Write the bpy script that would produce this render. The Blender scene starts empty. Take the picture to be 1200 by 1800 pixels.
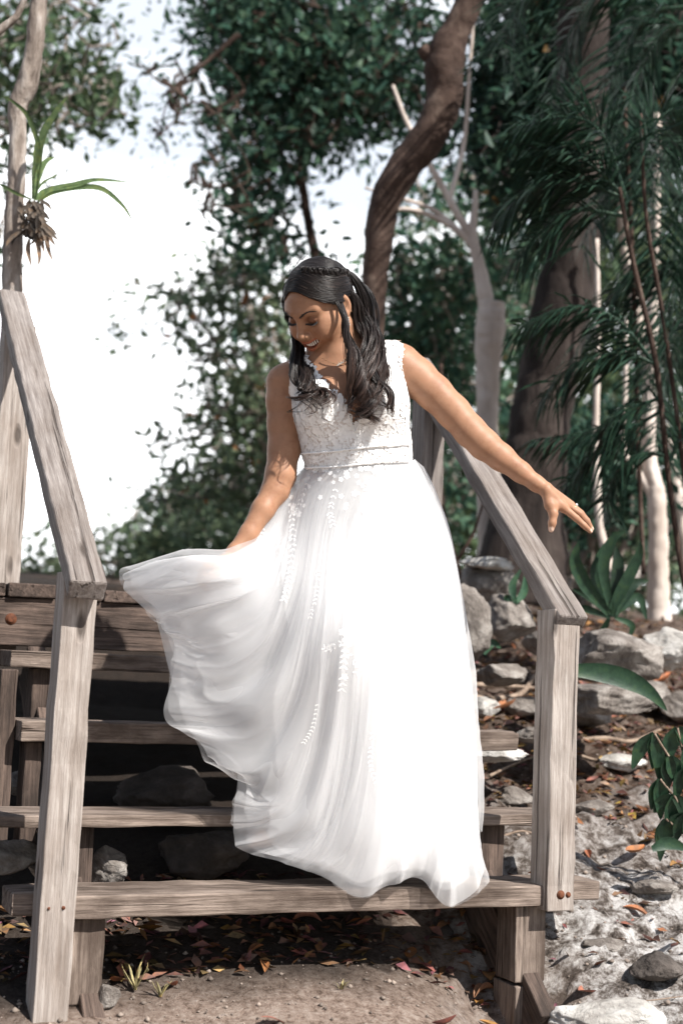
import bpy, bmesh, math, random
import numpy as np
from mathutils import Vector, Matrix

scene = bpy.context.scene
rng = np.random.default_rng(11)
random.seed(5)

# ------------------------------------------------------------------ camera
CAM = np.array([-0.7263, -3.1974, 0.5214])
YAW, PITCH, ROLL, FPX = -0.394, 0.111, 0.0417, 2500.0
def cam_axes():
    cy, sy, cp, sp = math.cos(YAW), math.sin(YAW), math.cos(PITCH), math.sin(PITCH)
    f = np.array([-sy*cp, cy*cp, sp]); r = np.array([cy, sy, 0.0]); u = np.cross(r, f)
    c, s = math.cos(ROLL), math.sin(ROLL)
    return r*c + u*s, -r*s + u*c, f
CR, CU, CF = cam_axes()
cam_data = bpy.data.cameras.new('camera')
cam = bpy.data.objects.new('camera', cam_data)
scene.collection.objects.link(cam)
cam.matrix_world = Matrix(((CR[0], CU[0], -CF[0], CAM[0]), (CR[1], CU[1], -CF[1], CAM[1]), (CR[2], CU[2], -CF[2], CAM[2]), (0, 0, 0, 1)))
cam_data.sensor_fit = 'VERTICAL'; cam_data.sensor_height = 36.0; cam_data.lens = 50.0
cam_data.clip_start = 0.05; cam_data.clip_end = 2000
cam_data.dof.use_dof = True; cam_data.dof.focus_distance = 3.52; cam_data.dof.aperture_fstop = 2.6
scene.camera = cam

# ------------------------------------------------------------------ light
SUN = np.array([0.30, -0.64, 0.71]); SUN /= np.linalg.norm(SUN)
sun_data = bpy.data.lights.new('sun', 'SUN'); sun_data.energy = 5.0; sun_data.angle = math.radians(0.5)
sun_data.color = (1.0, 0.955, 0.90)
sun = bpy.data.objects.new('sun', sun_data); scene.collection.objects.link(sun)
sun.rotation_euler = Vector(SUN).to_track_quat('Z', 'Y').to_euler()
world = bpy.data.worlds.new('World'); scene.world = world; world.use_nodes = True
wn, wl = world.node_tree.nodes, world.node_tree.links
wn.clear()
sky = wn.new('ShaderNodeTexSky'); sky.sky_type = 'NISHITA'; sky.sun_disc = False
sky.sun_elevation = math.asin(SUN[2]); sky.sun_rotation = math.atan2(SUN[0], SUN[1])
bg = wn.new('ShaderNodeBackground'); bg.inputs['Strength'].default_value = 0.06
wl.new(sky.outputs[0], bg.inputs['Color'])
cb = wn.new('ShaderNodeBackground'); cb.inputs['Color'].default_value = (0.97, 0.985, 1.0, 1); cb.inputs['Strength'].default_value = 1.5
tc = wn.new('ShaderNodeTexCoord'); mp = wn.new('ShaderNodeMapping'); mp.inputs['Scale'].default_value = (1, 1, 1.9)
wl.new(tc.outputs['Generated'], mp.inputs['Vector'])
nz = wn.new('ShaderNodeTexNoise'); nz.inputs['Scale'].default_value = 4.2; nz.inputs['Detail'].default_value = 7; nz.inputs['Roughness'].default_value = 0.55
wl.new(mp.outputs[0], nz.inputs['Vector'])
sx = wn.new('ShaderNodeSeparateXYZ'); wl.new(tc.outputs['Generated'], sx.inputs[0])
ad = wn.new('ShaderNodeMath'); ad.operation = 'MULTIPLY_ADD'; ad.inputs[1].default_value = -0.55; ad.inputs[2].default_value = 0.18
wl.new(sx.outputs['Z'], ad.inputs[0])
a2 = wn.new('ShaderNodeMath'); a2.operation = 'ADD'; wl.new(nz.outputs['Fac'], a2.inputs[0]); wl.new(ad.outputs[0], a2.inputs[1])
rp = wn.new('ShaderNodeMapRange'); rp.inputs['From Min'].default_value = 0.40; rp.inputs['From Max'].default_value = 0.56; rp.inputs['To Min'].default_value = 0.32; rp.inputs['To Max'].default_value = 0.97; rp.interpolation_type = 'SMOOTHSTEP'
wl.new(a2.outputs[0], rp.inputs['Value'])
dp = wn.new('ShaderNodeVectorMath'); dp.operation = 'DOT_PRODUCT'; dp.inputs[1].default_value = (0.20, 0.97, 0.10); wl.new(tc.outputs['Generated'], dp.inputs[0])
fr = wn.new('ShaderNodeMapRange'); fr.interpolation_type = 'SMOOTHSTEP'; fr.inputs['From Min'].default_value = 0.25; fr.inputs['From Max'].default_value = 0.75; fr.inputs['To Min'].default_value = 0.085; wl.new(dp.outputs['Value'], fr.inputs['Value'])
fm = wn.new('ShaderNodeMath'); fm.operation = 'MULTIPLY'; wl.new(rp.outputs[0], fm.inputs[0]); wl.new(fr.outputs[0], fm.inputs[1])
mxs = wn.new('ShaderNodeMixShader'); wl.new(fm.outputs[0], mxs.inputs[0]); wl.new(bg.outputs[0], mxs.inputs[1]); wl.new(cb.outputs[0], mxs.inputs[2])
wo = wn.new('ShaderNodeOutputWorld'); wl.new(mxs.outputs[0], wo.inputs['Surface'])
scene.view_settings.view_transform = 'Standard'; scene.view_settings.look = 'None'
scene.view_settings.exposure = 0.88; scene.view_settings.gamma = 1.0
scene.render.engine = 'CYCLES'
scene.cycles.transparent_max_bounces = 24; scene.cycles.max_bounces = 8; scene.cycles.diffuse_bounces = 3

# ------------------------------------------------------------------ placing helpers (photo 1200 x 1800 -> world)
def ray(px, py):
    return (px-600)/FPX*CR + (900-py)/FPX*CU + CF
def W(px, py, d):                 # world point on that sight line at depth d
    return CAM + ray(px, py)*d
def at_axis(px, py, ax, val):     # where the sight line meets X/Y/Z = val
    r = ray(px, py); return CAM + r*((val-CAM[ax])/r[ax])
def M4():                         # camera-frame (u,v,w=depth) -> world
    return np.array([CR, CU, CF])
def vnoise(p, scale, seed=0, octaves=4, rough=0.5):   # value noise, numpy
    p = np.asarray(p, float)*scale; out = np.zeros(len(p)); amp = 1.0; tot = 0
    for o in range(octaves):
        q = p*(2**o)+seed*17.31+o*5.7; i = np.floor(q).astype(np.int64); f = q-i; f = f*f*(3-2*f)
        acc = 0
        for dx in (0, 1):
            for dy in (0, 1):
                for dz in (0, 1):
                    h = ((i[:, 0]+dx)*374761393 + (i[:, 1]+dy)*668265263 + (i[:, 2]+dz)*2147483647 + seed*1013) & 0x7fffffff
                    h = (h ^ (h >> 13))*1274126177 & 0x7fffffff; h = (h ^ (h >> 16)) & 0xffff
                    wgt = (f[:, 0] if dx else 1-f[:, 0])*(f[:, 1] if dy else 1-f[:, 1])*(f[:, 2] if dz else 1-f[:, 2])
                    acc = acc + wgt*(h/65535.0)
        out += amp*(acc*2-1); tot += amp; amp *= rough
    return out/tot

COL = scene.collection
def link(name, me, mat=None, parent=None, label=None, cat=None, group=None, kind=None, smooth=True):
    o = bpy.data.objects.new(name, me); COL.objects.link(o)
    if mat is not None:
        for m in (mat if isinstance(mat, (list, tuple)) else [mat]): me.materials.append(m)
    if parent is not None:
        o.parent = parent; o.matrix_parent_inverse = Matrix.Identity(4)
    tag(o, label, cat, group, kind)
    if smooth and len(me.polygons): me.polygons.foreach_set('use_smooth', [True]*len(me.polygons))
    return o
def tag(o, label=None, cat=None, group=None, kind=None):
    if label: o['label'] = label
    if cat: o['category'] = cat
    if group: o['group'] = group
    if kind: o['kind'] = kind
    return o
def empty(name, loc=(0, 0, 0), label=None, cat=None, group=None):
    o = bpy.data.objects.new(name, None); COL.objects.link(o); o.location = Vector(loc); o.empty_display_size = 0.1
    return tag(o, label, cat, group)
def rel(verts, parent):           # world vertices -> parent's local space (parents are translated only)
    v = np.asarray(verts, float)
    while parent is not None:
        v = v - np.array(parent.location); parent = parent.parent
    return v
def mesh(verts, faces, name='mesh', tint=None):
    me = bpy.data.meshes.new(name)
    verts = np.asarray(verts, np.float32)
    if isinstance(faces, np.ndarray):
        n, k = faces.shape
        me.vertices.add(len(verts)); me.vertices.foreach_set('co', verts.ravel())
        me.loops.add(n*k); me.loops.foreach_set('vertex_index', faces.astype(np.int32).ravel())
        me.polygons.add(n); me.polygons.foreach_set('loop_start', np.arange(0, n*k, k, dtype=np.int32))
        me.polygons.foreach_set('loop_total', np.full(n, k, np.int32))
        me.update(calc_edges=True); me.validate()
    else:
        me.from_pydata([tuple(map(float, v)) for v in verts], [], [tuple(map(int, f)) for f in faces]); me.update()
    if tint is not None:
        t = np.asarray(tint, np.float32)
        if t.ndim == 1: t = np.repeat(t[:, None], 3, 1)
        a = me.color_attributes.new('tint', 'FLOAT_COLOR', 'POINT')
        a.data.foreach_set('color', np.c_[t, np.ones(len(t), np.float32)].astype(np.float32).ravel())
    return me
def obj(name, verts, faces, mat, parent=None, tint=None, **kw):
    return link(name, mesh(rel(verts, parent), faces, name, tint), mat, parent, **kw)
def thing_mesh(name, verts, faces, mat, label, cat, group=None, tint=None, kind=None, base=None, smooth=True):
    v = np.asarray(verts, float); b = v.mean(0) if base is None else np.array(base)
    if base is None: b[2] = v[:, 2].min()
    o = link(name, mesh(v-b, faces, name, tint), mat, None, label, cat, group, kind, smooth); o.location = Vector(b)
    return o
def grid_faces(n, m, wrap_m=False, off=0):
    f = []
    mm = m if wrap_m else m-1
    i, j = np.meshgrid(np.arange(n-1), np.arange(mm), indexing='ij'); i = i.ravel(); j = j.ravel(); j2 = (j+1) % m
    return np.c_[i*m+j, i*m+j2, (i+1)*m+j2, (i+1)*m+j]+off
def catmull(P, n):
    P = np.asarray(P, float); k = len(P)
    if k == 2:
        t = np.linspace(0, 1, n)[:, None]; return P[0]*(1-t)+P[1]*t
    Q = np.vstack([2*P[0]-P[1], P, 2*P[-1]-P[-2]]); t = np.linspace(0, k-1-1e-9, n); i = t.astype(int); f = (t-i)[:, None]
    a, b, c, d = Q[i], Q[i+1], Q[i+2], Q[i+3]
    return 0.5*((2*b)+(-a+c)*f+(2*a-5*b+4*c-d)*f**2+(-a+3*b-3*c+d)*f**3)
def tube(path, radii, sides=8, flat=None, cap=True, seed=None, rough=0.0):
    """tube along path; returns verts, faces(list)"""
    path = np.asarray(path, float); n = len(path); radii = np.broadcast_to(radii, (n,)).astype(float)
    T = np.gradient(path, axis=0); T /= np.linalg.norm(T, axis=1)[:, None]+1e-12
    up = np.array([0.0, 0.0, 1.0]) if abs(T[0][2]) < 0.9 else np.array([1.0, 0, 0])
    N = np.zeros_like(path); x = np.cross(up, T[0]); x /= np.linalg.norm(x)
    for i in range(n):
        x = x-T[i]*(x@T[i]); x /= np.linalg.norm(x)+1e-12; N[i] = x
    B = np.cross(T, N)
    a = np.linspace(0, 2*np.pi, sides, endpoint=False)
    fl = 1.0 if flat is None else flat
    R = radii[:, None]*np.ones((1, sides))
    if rough:
        pp = path[:, None, :]+(N[:, None, :]*np.cos(a)[None, :, None]+B[:, None, :]*np.sin(a)[None, :, None])*radii[:, None, None]
        R = R*(1+rough*vnoise(pp.reshape(-1, 3), 1.2/max(radii.mean(), 1e-4), seed or 0, 4, 0.6).reshape(n, sides))
    V = path[:, None, :]+(N[:, None, :]*(np.cos(a)*1.0)[None, :, None]+B[:, None, :]*(np.sin(a)*fl)[None, :, None])*R[:, :, None]
    V = V.reshape(-1, 3); F = grid_faces(n, sides, True)
    if cap:
        V = np.vstack([V, path[:1], path[-1:]]); j = np.arange(sides); j2 = (j+1) % sides
        c0 = np.c_[j2, j, np.full(sides, n*sides), np.full(sides, n*sides)]
        e = (n-1)*sides
        c1 = np.c_[e+j, e+j2, np.full(sides, n*sides+1), np.full(sides, n*sides+1)]
        F = [list(q) for q in F]+[list(q[:3]) for q in c0]+[list(q[:3]) for q in c1]
        return V, F
    return V, [list(q) for q in F]
class MB:                         # mesh collector
    def __init__(s): s.v = []; s.f = []; s.t = []; s.n = 0
    def add(s, v, f, tint=1.0):
        v = np.asarray(v, float); s.v.append(v); s.f += [[int(i)+s.n for i in q] for q in f]
        t = np.asarray(tint, float)
        if t.ndim == 0: t = np.full((len(v), 3), float(t))
        elif t.ndim == 1 and len(t) == 3 and len(v) != 3: t = np.repeat(t[None], len(v), 0)
        elif t.ndim == 1: t = np.repeat(t[:, None], 3, 1)
        s.t.append(t); s.n += len(v)
    def data(s): return np.vstack(s.v), s.f, np.vstack(s.t)
    def part(s, name, mat, parent, **kw):
        v, f, t = s.data(); return obj(name, v, f, mat, parent, t, **kw)
    def thing(s, name, mat, label, cat, group=None, **kw):
        v, f, t = s.data(); return thing_mesh(name, v, f, mat, label, cat, group, t, **kw)

# ------------------------------------------------------------------ materials
def nodemat(name):
    m = bpy.data.materials.new(name); m.use_nodes = True
    return m, m.node_tree.nodes, m.node_tree.links, m.node_tree.nodes['Principled BSDF']
def ramp(n, stops):
    r = n.new('ShaderNodeValToRGB'); e = r.color_ramp.elements
    while len(e) > 1: e.remove(e[-1])
    e[0].position = stops[0][0]; e[0].color = (*stops[0][1], 1)
    for p, c in stops[1:]:
        k = e.new(p); k.color = (*c, 1)
    return r
def wood_mat(name, light, dark, stain=(0.10, 0.07, 0.05), stain_amt=0.5, seed=0.0):
    m, n, l, b = nodemat(name)
    tc = n.new('ShaderNodeTexCoord'); oi = n.new('ShaderNodeObjectInfo')
    mp = n.new('ShaderNodeMapping'); mp.inputs['Scale'].default_value = (2.6, 58, 58); l.new(tc.outputs['Object'], mp.inputs[0])
    off = n.new('ShaderNodeVectorMath'); off.operation = 'ADD'; l.new(mp.outputs[0], off.inputs[0])
    sc = n.new('ShaderNodeVectorMath'); sc.operation = 'SCALE'; sc.inputs[0].default_value = (13, 29, 41); l.new(oi.outputs['Random'], sc.inputs['Scale']); l.new(sc.outputs[0], off.inputs[1])
    n1 = n.new('ShaderNodeTexNoise'); n1.inputs['Scale'].default_value = 1.6; n1.inputs['Detail'].default_value = 10; n1.inputs['Roughness'].default_value = 0.72; n1.inputs['Distortion'].default_value = 0.2
    l.new(off.outputs[0], n1.inputs['Vector'])
    r1 = ramp(n, [(0.36, dark), (0.5, tuple(0.5*(a+c) for a, c in zip(light, dark))), (0.62, light)]); l.new(n1.outputs['Fac'], r1.inputs[0])
    mp2 = n.new('ShaderNodeMapping'); mp2.inputs['Scale'].default_value = (5, 11, 11); l.new(tc.outputs['Object'], mp2.inputs[0])
    o2 = n.new('ShaderNodeVectorMath'); o2.operation = 'ADD'; l.new(mp2.outputs[0], o2.inputs[0]); l.new(sc.outputs[0], o2.inputs[1])
    n2 = n.new('ShaderNodeTexNoise'); n2.inputs['Scale'].default_value = 1.1; n2.inputs['Detail'].default_value = 6; n2.inputs['Roughness'].default_value = 0.6; l.new(o2.outputs[0], n2.inputs['Vector'])
    r2 = ramp(n, [(0.40, (0, 0, 0)), (0.64, (1, 1, 1))]); l.new(n2.outputs['Fac'], r2.inputs[0])
    ml = n.new('ShaderNodeMath'); ml.operation = 'MULTIPLY'; ml.inputs[1].default_value = stain_amt; l.new(r2.outputs[0], ml.inputs[0])
    mx = n.new('ShaderNodeMixRGB'); mx.inputs[2].default_value = (*stain, 1); l.new(ml.outputs[0], mx.inputs[0]); l.new(r1.outputs[0], mx.inputs[1])
    # thin dark cracks along the grain
    mp3 = n.new('ShaderNodeMapping'); mp3.inputs['Scale'].default_value = (1.1, 55, 55); l.new(tc.outputs['Object'], mp3.inputs[0])
    o3 = n.new('ShaderNodeVectorMath'); o3.operation = 'ADD'; l.new(mp3.outputs[0], o3.inputs[0]); l.new(sc.outputs[0], o3.inputs[1])
    n3 = n.new('ShaderNodeTexNoise'); n3.inputs['Scale'].default_value = 1.0; n3.inputs['Detail'].default_value = 3; l.new(o3.outputs[0], n3.inputs['Vector'])
    r3 = ramp(n, [(0.32, (1, 1, 1)), (0.385, (0, 0, 0))]); l.new(n3.outputs['Fac'], r3.inputs[0])
    # knots
    mp4 = n.new('ShaderNodeMapping'); mp4.inputs['Scale'].default_value = (4, 13, 13); l.new(tc.outputs['Object'], mp4.inputs[0])
    o4 = n.new('ShaderNodeVectorMath'); o4.operation = 'ADD'; l.new(mp4.outputs[0], o4.inputs[0]); l.new(sc.outputs[0], o4.inputs[1])
    vo = n.new('ShaderNodeTexVoronoi'); vo.inputs['Scale'].default_value = 0.8; l.new(o4.outputs[0], vo.inputs['Vector'])
    r4 = ramp(n, [(0.06, (1, 1, 1)), (0.13, (0, 0, 0))]); l.new(vo.outputs['Distance'], r4.inputs[0])
    mxa = n.new('ShaderNodeMath'); mxa.operation = 'MAXIMUM'; l.new(r3.outputs[0], mxa.inputs[0]); l.new(r4.outputs[0], mxa.inputs[1])
    mk = n.new('ShaderNodeMath'); mk.operation = 'MULTIPLY'; mk.inputs[1].default_value = 0.75; l.new(mxa.outputs[0], mk.inputs[0])
    mx2 = n.new('ShaderNodeMixRGB'); mx2.inputs[2].default_value = (0.035, 0.024, 0.018, 1); l.new(mk.outputs[0], mx2.inputs[0]); l.new(mx.outputs[0], mx2.inputs[1])
    l.new(mx2.outputs[0], b.inputs['Base Color']); b.inputs['Roughness'].default_value = 0.82; b.inputs['Specular IOR Level'].default_value = 0.25
    hs = n.new('ShaderNodeMath'); hs.operation = 'SUBTRACT'; l.new(n1.outputs['Fac'], hs.inputs[0]); l.new(mxa.outputs[0], hs.inputs[1])
    bp = n.new('ShaderNodeBump'); bp.inputs['Strength'].default_value = 0.9; bp.inputs['Distance'].default_value = 0.007; l.new(hs.outputs[0], bp.inputs['Height']); l.new(bp.outputs[0], b.inputs['Normal'])
    return m
def noise_mat(name, stops, scale=6, detail=8, rough=0.65, bump=0.4, bdist=0.02, spec=0.2, roughness=0.9, stretch=(1, 1, 1), dist=0.3, tint=False, coord='Object'):
    m, n, l, b = nodemat(name)
    tc = n.new('ShaderNodeTexCoord'); mp = n.new('ShaderNodeMapping'); mp.inputs['Scale'].default_value = stretch; l.new(tc.outputs[coord], mp.inputs[0])
    n1 = n.new('ShaderNodeTexNoise'); n1.inputs['Scale'].default_value = scale; n1.inputs['Detail'].default_value = detail; n1.inputs['Roughness'].default_value = rough; n1.inputs['Distortion'].default_value = dist
    l.new(mp.outputs[0], n1.inputs['Vector'])
    r = ramp(n, stops); l.new(n1.outputs['Fac'], r.inputs[0]); out = r.outputs[0]
    if tint:
        at = n.new('ShaderNodeAttribute'); at.attribute_name = 'tint'
        mm = n.new('ShaderNodeMixRGB'); mm.blend_type = 'MULTIPLY'; mm.inputs[0].default_value = 1; l.new(out, mm.inputs[1]); l.new(at.outputs['Color'], mm.inputs[2]); out = mm.outputs[0]
    l.new(out, b.inputs['Base Color']); b.inputs['Roughness'].default_value = roughness; b.inputs['Specular IOR Level'].default_value = spec
    if bump:
        bp = n.new('ShaderNodeBump'); bp.inputs['Strength'].default_value = bump; bp.inputs['Distance'].default_value = bdist; l.new(n1.outputs['Fac'], bp.inputs['Height']); l.new(bp.outputs[0], b.inputs['Normal'])
    return m
def leaf_mat(name, col, transl=0.35, rough=0.42, spec=0.45):
    m, n, l, b = nodemat(name)
    at = n.new('ShaderNodeAttribute'); at.attribute_name = 'tint'
    mm = n.new('ShaderNodeMixRGB'); mm.blend_type = 'MULTIPLY'; mm.inputs[0].default_value = 1; l.new(at.outputs['Color'], mm.inputs[2])
    tc = n.new('ShaderNodeTexCoord'); nz = n.new('ShaderNodeTexNoise'); nz.inputs['Scale'].default_value = 38; nz.inputs['Detail'].default_value = 5; nz.inputs['Roughness'].default_value = .7; l.new(tc.outputs['Object'], nz.inputs['Vector'])
    rr = ramp(n, [(0.3, tuple(c*.55 for c in col)), (0.5, col), (0.68, (col[0]*1.7, col[1]*1.35, col[2]*1.0)), (0.8, (col[0]*2.6, col[1]*1.5, col[2]*.9))]); l.new(nz.outputs['Fac'], rr.inputs[0]); l.new(rr.outputs[0], mm.inputs[1])
    bp = n.new('ShaderNodeBump'); bp.inputs['Strength'].default_value = 0.35; bp.inputs['Distance'].default_value = 0.004; l.new(nz.outputs['Fac'], bp.inputs['Height']); l.new(bp.outputs[0], b.inputs['Normal'])
    l.new(mm.outputs[0], b.inputs['Base Color']); b.inputs['Roughness'].default_value = rough; b.inputs['Specular IOR Level'].default_value = spec
    tr = n.new('ShaderNodeBsdfTranslucent'); l.new(mm.outputs[0], tr.inputs['Color'])
    mx = n.new('ShaderNodeMixShader'); mx.inputs[0].default_value = transl; l.new(b.outputs[0], mx.inputs[1]); l.new(tr.outputs[0], mx.inputs[2])
    l.new(mx.outputs[0], n['Material Output'].inputs['Surface'])
    return m
def plain(name, col, rough=0.5, metal=0.0, spec=0.5, tint=False):
    m, n, l, b = nodemat(name)
    b.inputs['Base Color'].default_value = (*col, 1); b.inputs['Roughness'].default_value = rough; b.inputs['Metallic'].default_value = metal; b.inputs['Specular IOR Level'].default_value = spec
    if tint:
        at = n.new('ShaderNodeAttribute'); at.attribute_name = 'tint'
        mm = n.new('ShaderNodeMixRGB'); mm.blend_type = 'MULTIPLY'; mm.inputs[0].default_value = 1; mm.inputs[1].default_value = (*col, 1); l.new(at.outputs['Color'], mm.inputs[2]); l.new(mm.outputs[0], b.inputs['Base Color'])
    return m

M_POST = wood_mat('pale_wood', (0.44, 0.395, 0.36), (0.23, 0.195, 0.17), (0.19, 0.145, 0.115), 0.45)
M_RAIL = wood_mat('grey_wood', (0.30, 0.27, 0.25), (0.13, 0.11, 0.10), (0.12, 0.09, 0.07), 0.4)
M_TREAD = wood_mat('tread_wood', (0.33, 0.265, 0.22), (0.10, 0.074, 0.06), (0.06, 0.042, 0.032), 0.85)
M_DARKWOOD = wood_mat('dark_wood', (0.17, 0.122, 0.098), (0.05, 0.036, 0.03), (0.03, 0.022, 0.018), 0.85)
M_RUST = noise_mat('rust', [(0.3, (0.05, 0.02, 0.012)), (0.7, (0.16, 0.06, 0.03))], scale=60, bdist=0.002, roughness=0.8)
M_BARK_TAN = noise_mat('tan_bark', [(0.33, (0.10, 0.078, 0.064)), (0.5, (0.25, 0.21, 0.18)), (0.66, (0.46, 0.42, 0.385))], scale=16, stretch=(1, 1, 0.3), bump=1.0, bdist=0.02)
M_BARK_BROWN = noise_mat('brown_bark', [(0.3, (0.02, 0.013, 0.010)), (0.55, (0.065, 0.042, 0.033)), (0.78, (0.17, 0.125, 0.10))], scale=9, stretch=(1, 1, 0.7), bump=0.9, bdist=0.03)
M_BARK_PALE = noise_mat('pale_bark', [(0.3, (0.38, 0.31, 0.26)), (0.6, (0.64, 0.56, 0.50)), (0.8, (0.74, 0.68, 0.62))], scale=6, stretch=(1, 1, 0.4), bump=0.4, bdist=0.02)
M_BARK_DARK = noise_mat('dark_bark', [(0.3, (0.012, 0.009, 0.008)), (0.55, (0.042, 0.032, 0.028)), (0.75, (0.10, 0.082, 0.072))], scale=8, stretch=(1, 1, 0.18), bump=1.0, bdist=0.04)
M_LEAF = leaf_mat('green_leaf', (0.062, 0.110, 0.066), .45, .5, .22)
M_LEAF_DARK = leaf_mat('dark_green_leaf', (0.030, 0.074, 0.058), 0.42, .5, .22)
M_LEAF_PALE = leaf_mat('pale_leaf', (0.092, 0.145, 0.100), 0.45, .5, .22)
M_PALM = leaf_mat('palm_leaf', (0.015, 0.036, 0.024), 0.2, 0.5, .22)
M_PLANT = leaf_mat('plant_leaf', (0.016, 0.040, 0.022), 0.15, 0.42, 0.35)
M_DRY = leaf_mat('dry_leaf', (0.20, 0.098, 0.052), 0.12, 0.6, 0.25)
M_ROCK = noise_mat('limestone', [(0.30, (0.05, 0.042, 0.036)), (0.48, (0.20, 0.175, 0.155)), (0.60, (0.36, 0.33, 0.30)), (0.78, (0.58, 0.55, 0.51))], scale=7, detail=12, rough=0.72, bump=1.0, bdist=0.04, dist=0.5)
M_STICK = noise_mat('stick_bark', [(0.3, (0.10, 0.07, 0.05)), (0.7, (0.34, 0.26, 0.20))], scale=30, bdist=0.004)
# ------------------------------------------------------------------ ground
def ground_z(x, y):
    x = np.asarray(x, float); y = np.asarray(y, float)
    yy = y - 0.0
    s = np.where(yy < -0.15, -0.30+0.06*(yy+0.15), -0.30+0.33*(yy+0.15))
    s = np.minimum(s, -0.30+0.33*1.75+0.10*(yy-1.6))
    hill = -0.19+0.40*np.clip(yy, -0.5, 2.3)+0.13*np.clip(yy-2.3, 0, 3.7)
    side = np.clip((x-1.08)/0.40, 0, 1)*np.clip((yy+0.7)/0.5, 0, 1)
    back = np.clip((yy-2.3)/0.8, 0, 1)
    k = np.maximum(side, back); s = s*(1-k)+hill*k
    s = np.where(yy > 6.0, hill+0.055*(np.minimum(yy, 90)-6.0), s)
    s = s - 0.16*np.exp(-((x-1.13)/.20)**2-((yy+.05)/.30)**2)
    left = np.clip((-0.3-x)/0.5, 0, 1); s = s + left*0.05
    return s
def ground_full(x, y):
    z = ground_z(x, y); P = np.c_[x, y, np.zeros_like(x)]
    near = np.exp(-((x-0.8)**2+(y-0.8)**2)/60.0)
    rock = np.clip((x-1.0)/0.35, 0, 1)
    n1 = vnoise(P, 1.3, 3, 3); n2 = vnoise(P, 5.0, 5, 5, 0.62); n3 = vnoise(P, 16.0, 8, 4, 0.6)
    z = z + near*(0.05*n1 + (0.014+0.075*rock)*n2 + (0.006+0.034*rock)*n3) + (1-near)*0.3*vnoise(P, 0.15, 4, 3)
    return z
def gaxis(a0, a1, step, lo, hi, n):
    g = np.geomspace(0.05, 1, n)
    return np.unique(np.round(np.r_[lo+(1-g)[::1]*0+ (a0-lo)*(1-g), np.arange(a0, a1, step), a1+(hi-a1)*g], 4))
gx = gaxis(-1.0, 3.2, 0.02, -400, 400, 40); gy = gaxis(-0.75, 3.4, 0.02, -60, 500, 40)
GX, GY = np.meshgrid(gx, gy, indexing='ij')
GZ = ground_full(GX.ravel(), GY.ravel())
gv = np.c_[GX.ravel(), GY.ravel(), GZ]
m, n, l, b = nodemat('earth_and_limestone')
tc = n.new('ShaderNodeTexCoord')
na = n.new('ShaderNodeTexNoise'); na.inputs['Scale'].default_value = 15; na.inputs['Detail'].default_value = 14; na.inputs['Roughness'].default_value = 0.78; na.inputs['Distortion'].default_value = 0.1; l.new(tc.outputs['Object'], na.inputs['Vector'])
rk = ramp(n, [(0.38, (0.03, 0.024, 0.02)), (0.455, (0.15, 0.125, 0.108)), (0.52, (0.42, 0.39, 0.365)), (0.59, (0.72, 0.70, 0.68))]); l.new(na.outputs['Fac'], rk.inputs[0])
nb = n.new('ShaderNodeTexNoise'); nb.inputs['Scale'].default_value = 45; nb.inputs['Detail'].default_value = 10; nb.inputs['Roughness'].default_value = 0.8; l.new(tc.outputs['Object'], nb.inputs['Vector'])
dr = ramp(n, [(0.36, (0.09, 0.06, 0.045)), (0.47, (0.30, 0.22, 0.175)), (0.60, (0.46, 0.37, 0.31)), (0.72, (0.58, 0.50, 0.45))]); l.new(nb.outputs['Fac'], dr.inputs[0])
sp = n.new('ShaderNodeSeparateXYZ'); l.new(tc.outputs['Object'], sp.inputs[0])
nc = n.new('ShaderNodeTexNoise'); nc.inputs['Scale'].default_value = 2.2; nc.inputs['Detail'].default_value = 6; l.new(tc.outputs['Object'], nc.inputs['Vector'])
mxx = n.new('ShaderNodeMath'); mxx.operation = 'MULTIPLY_ADD'; mxx.inputs[1].default_value = 0.9; l.new(nc.outputs['Fac'], mxx.inputs[0]); l.new(sp.outputs['X'], mxx.inputs[2])
mr = n.new('ShaderNodeMapRange'); mr.inputs['From Min'].default_value = 1.45; mr.inputs['From Max'].default_value = 1.75; l.new(mxx.outputs[0], mr.inputs['Value'])
mxr = n.new('ShaderNodeMixRGB'); l.new(mr.outputs[0], mxr.inputs[0]); l.new(dr.outputs[0], mxr.inputs[1]); l.new(rk.outputs[0], mxr.inputs[2])
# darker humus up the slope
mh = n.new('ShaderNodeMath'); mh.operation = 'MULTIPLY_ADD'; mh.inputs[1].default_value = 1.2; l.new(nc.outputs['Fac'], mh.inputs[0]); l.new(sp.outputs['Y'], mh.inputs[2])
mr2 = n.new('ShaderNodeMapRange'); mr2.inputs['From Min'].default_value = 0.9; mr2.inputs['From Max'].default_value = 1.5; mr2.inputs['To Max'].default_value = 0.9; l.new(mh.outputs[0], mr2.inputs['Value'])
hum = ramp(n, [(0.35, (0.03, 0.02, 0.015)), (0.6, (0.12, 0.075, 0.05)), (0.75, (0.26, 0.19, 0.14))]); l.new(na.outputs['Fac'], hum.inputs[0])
mxh = n.new('ShaderNodeMixRGB'); l.new(mr2.outputs[0], mxh.inputs[0]); l.new(mxr.outputs[0], mxh.inputs[1]); l.new(hum.outputs[0], mxh.inputs[2])
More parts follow.
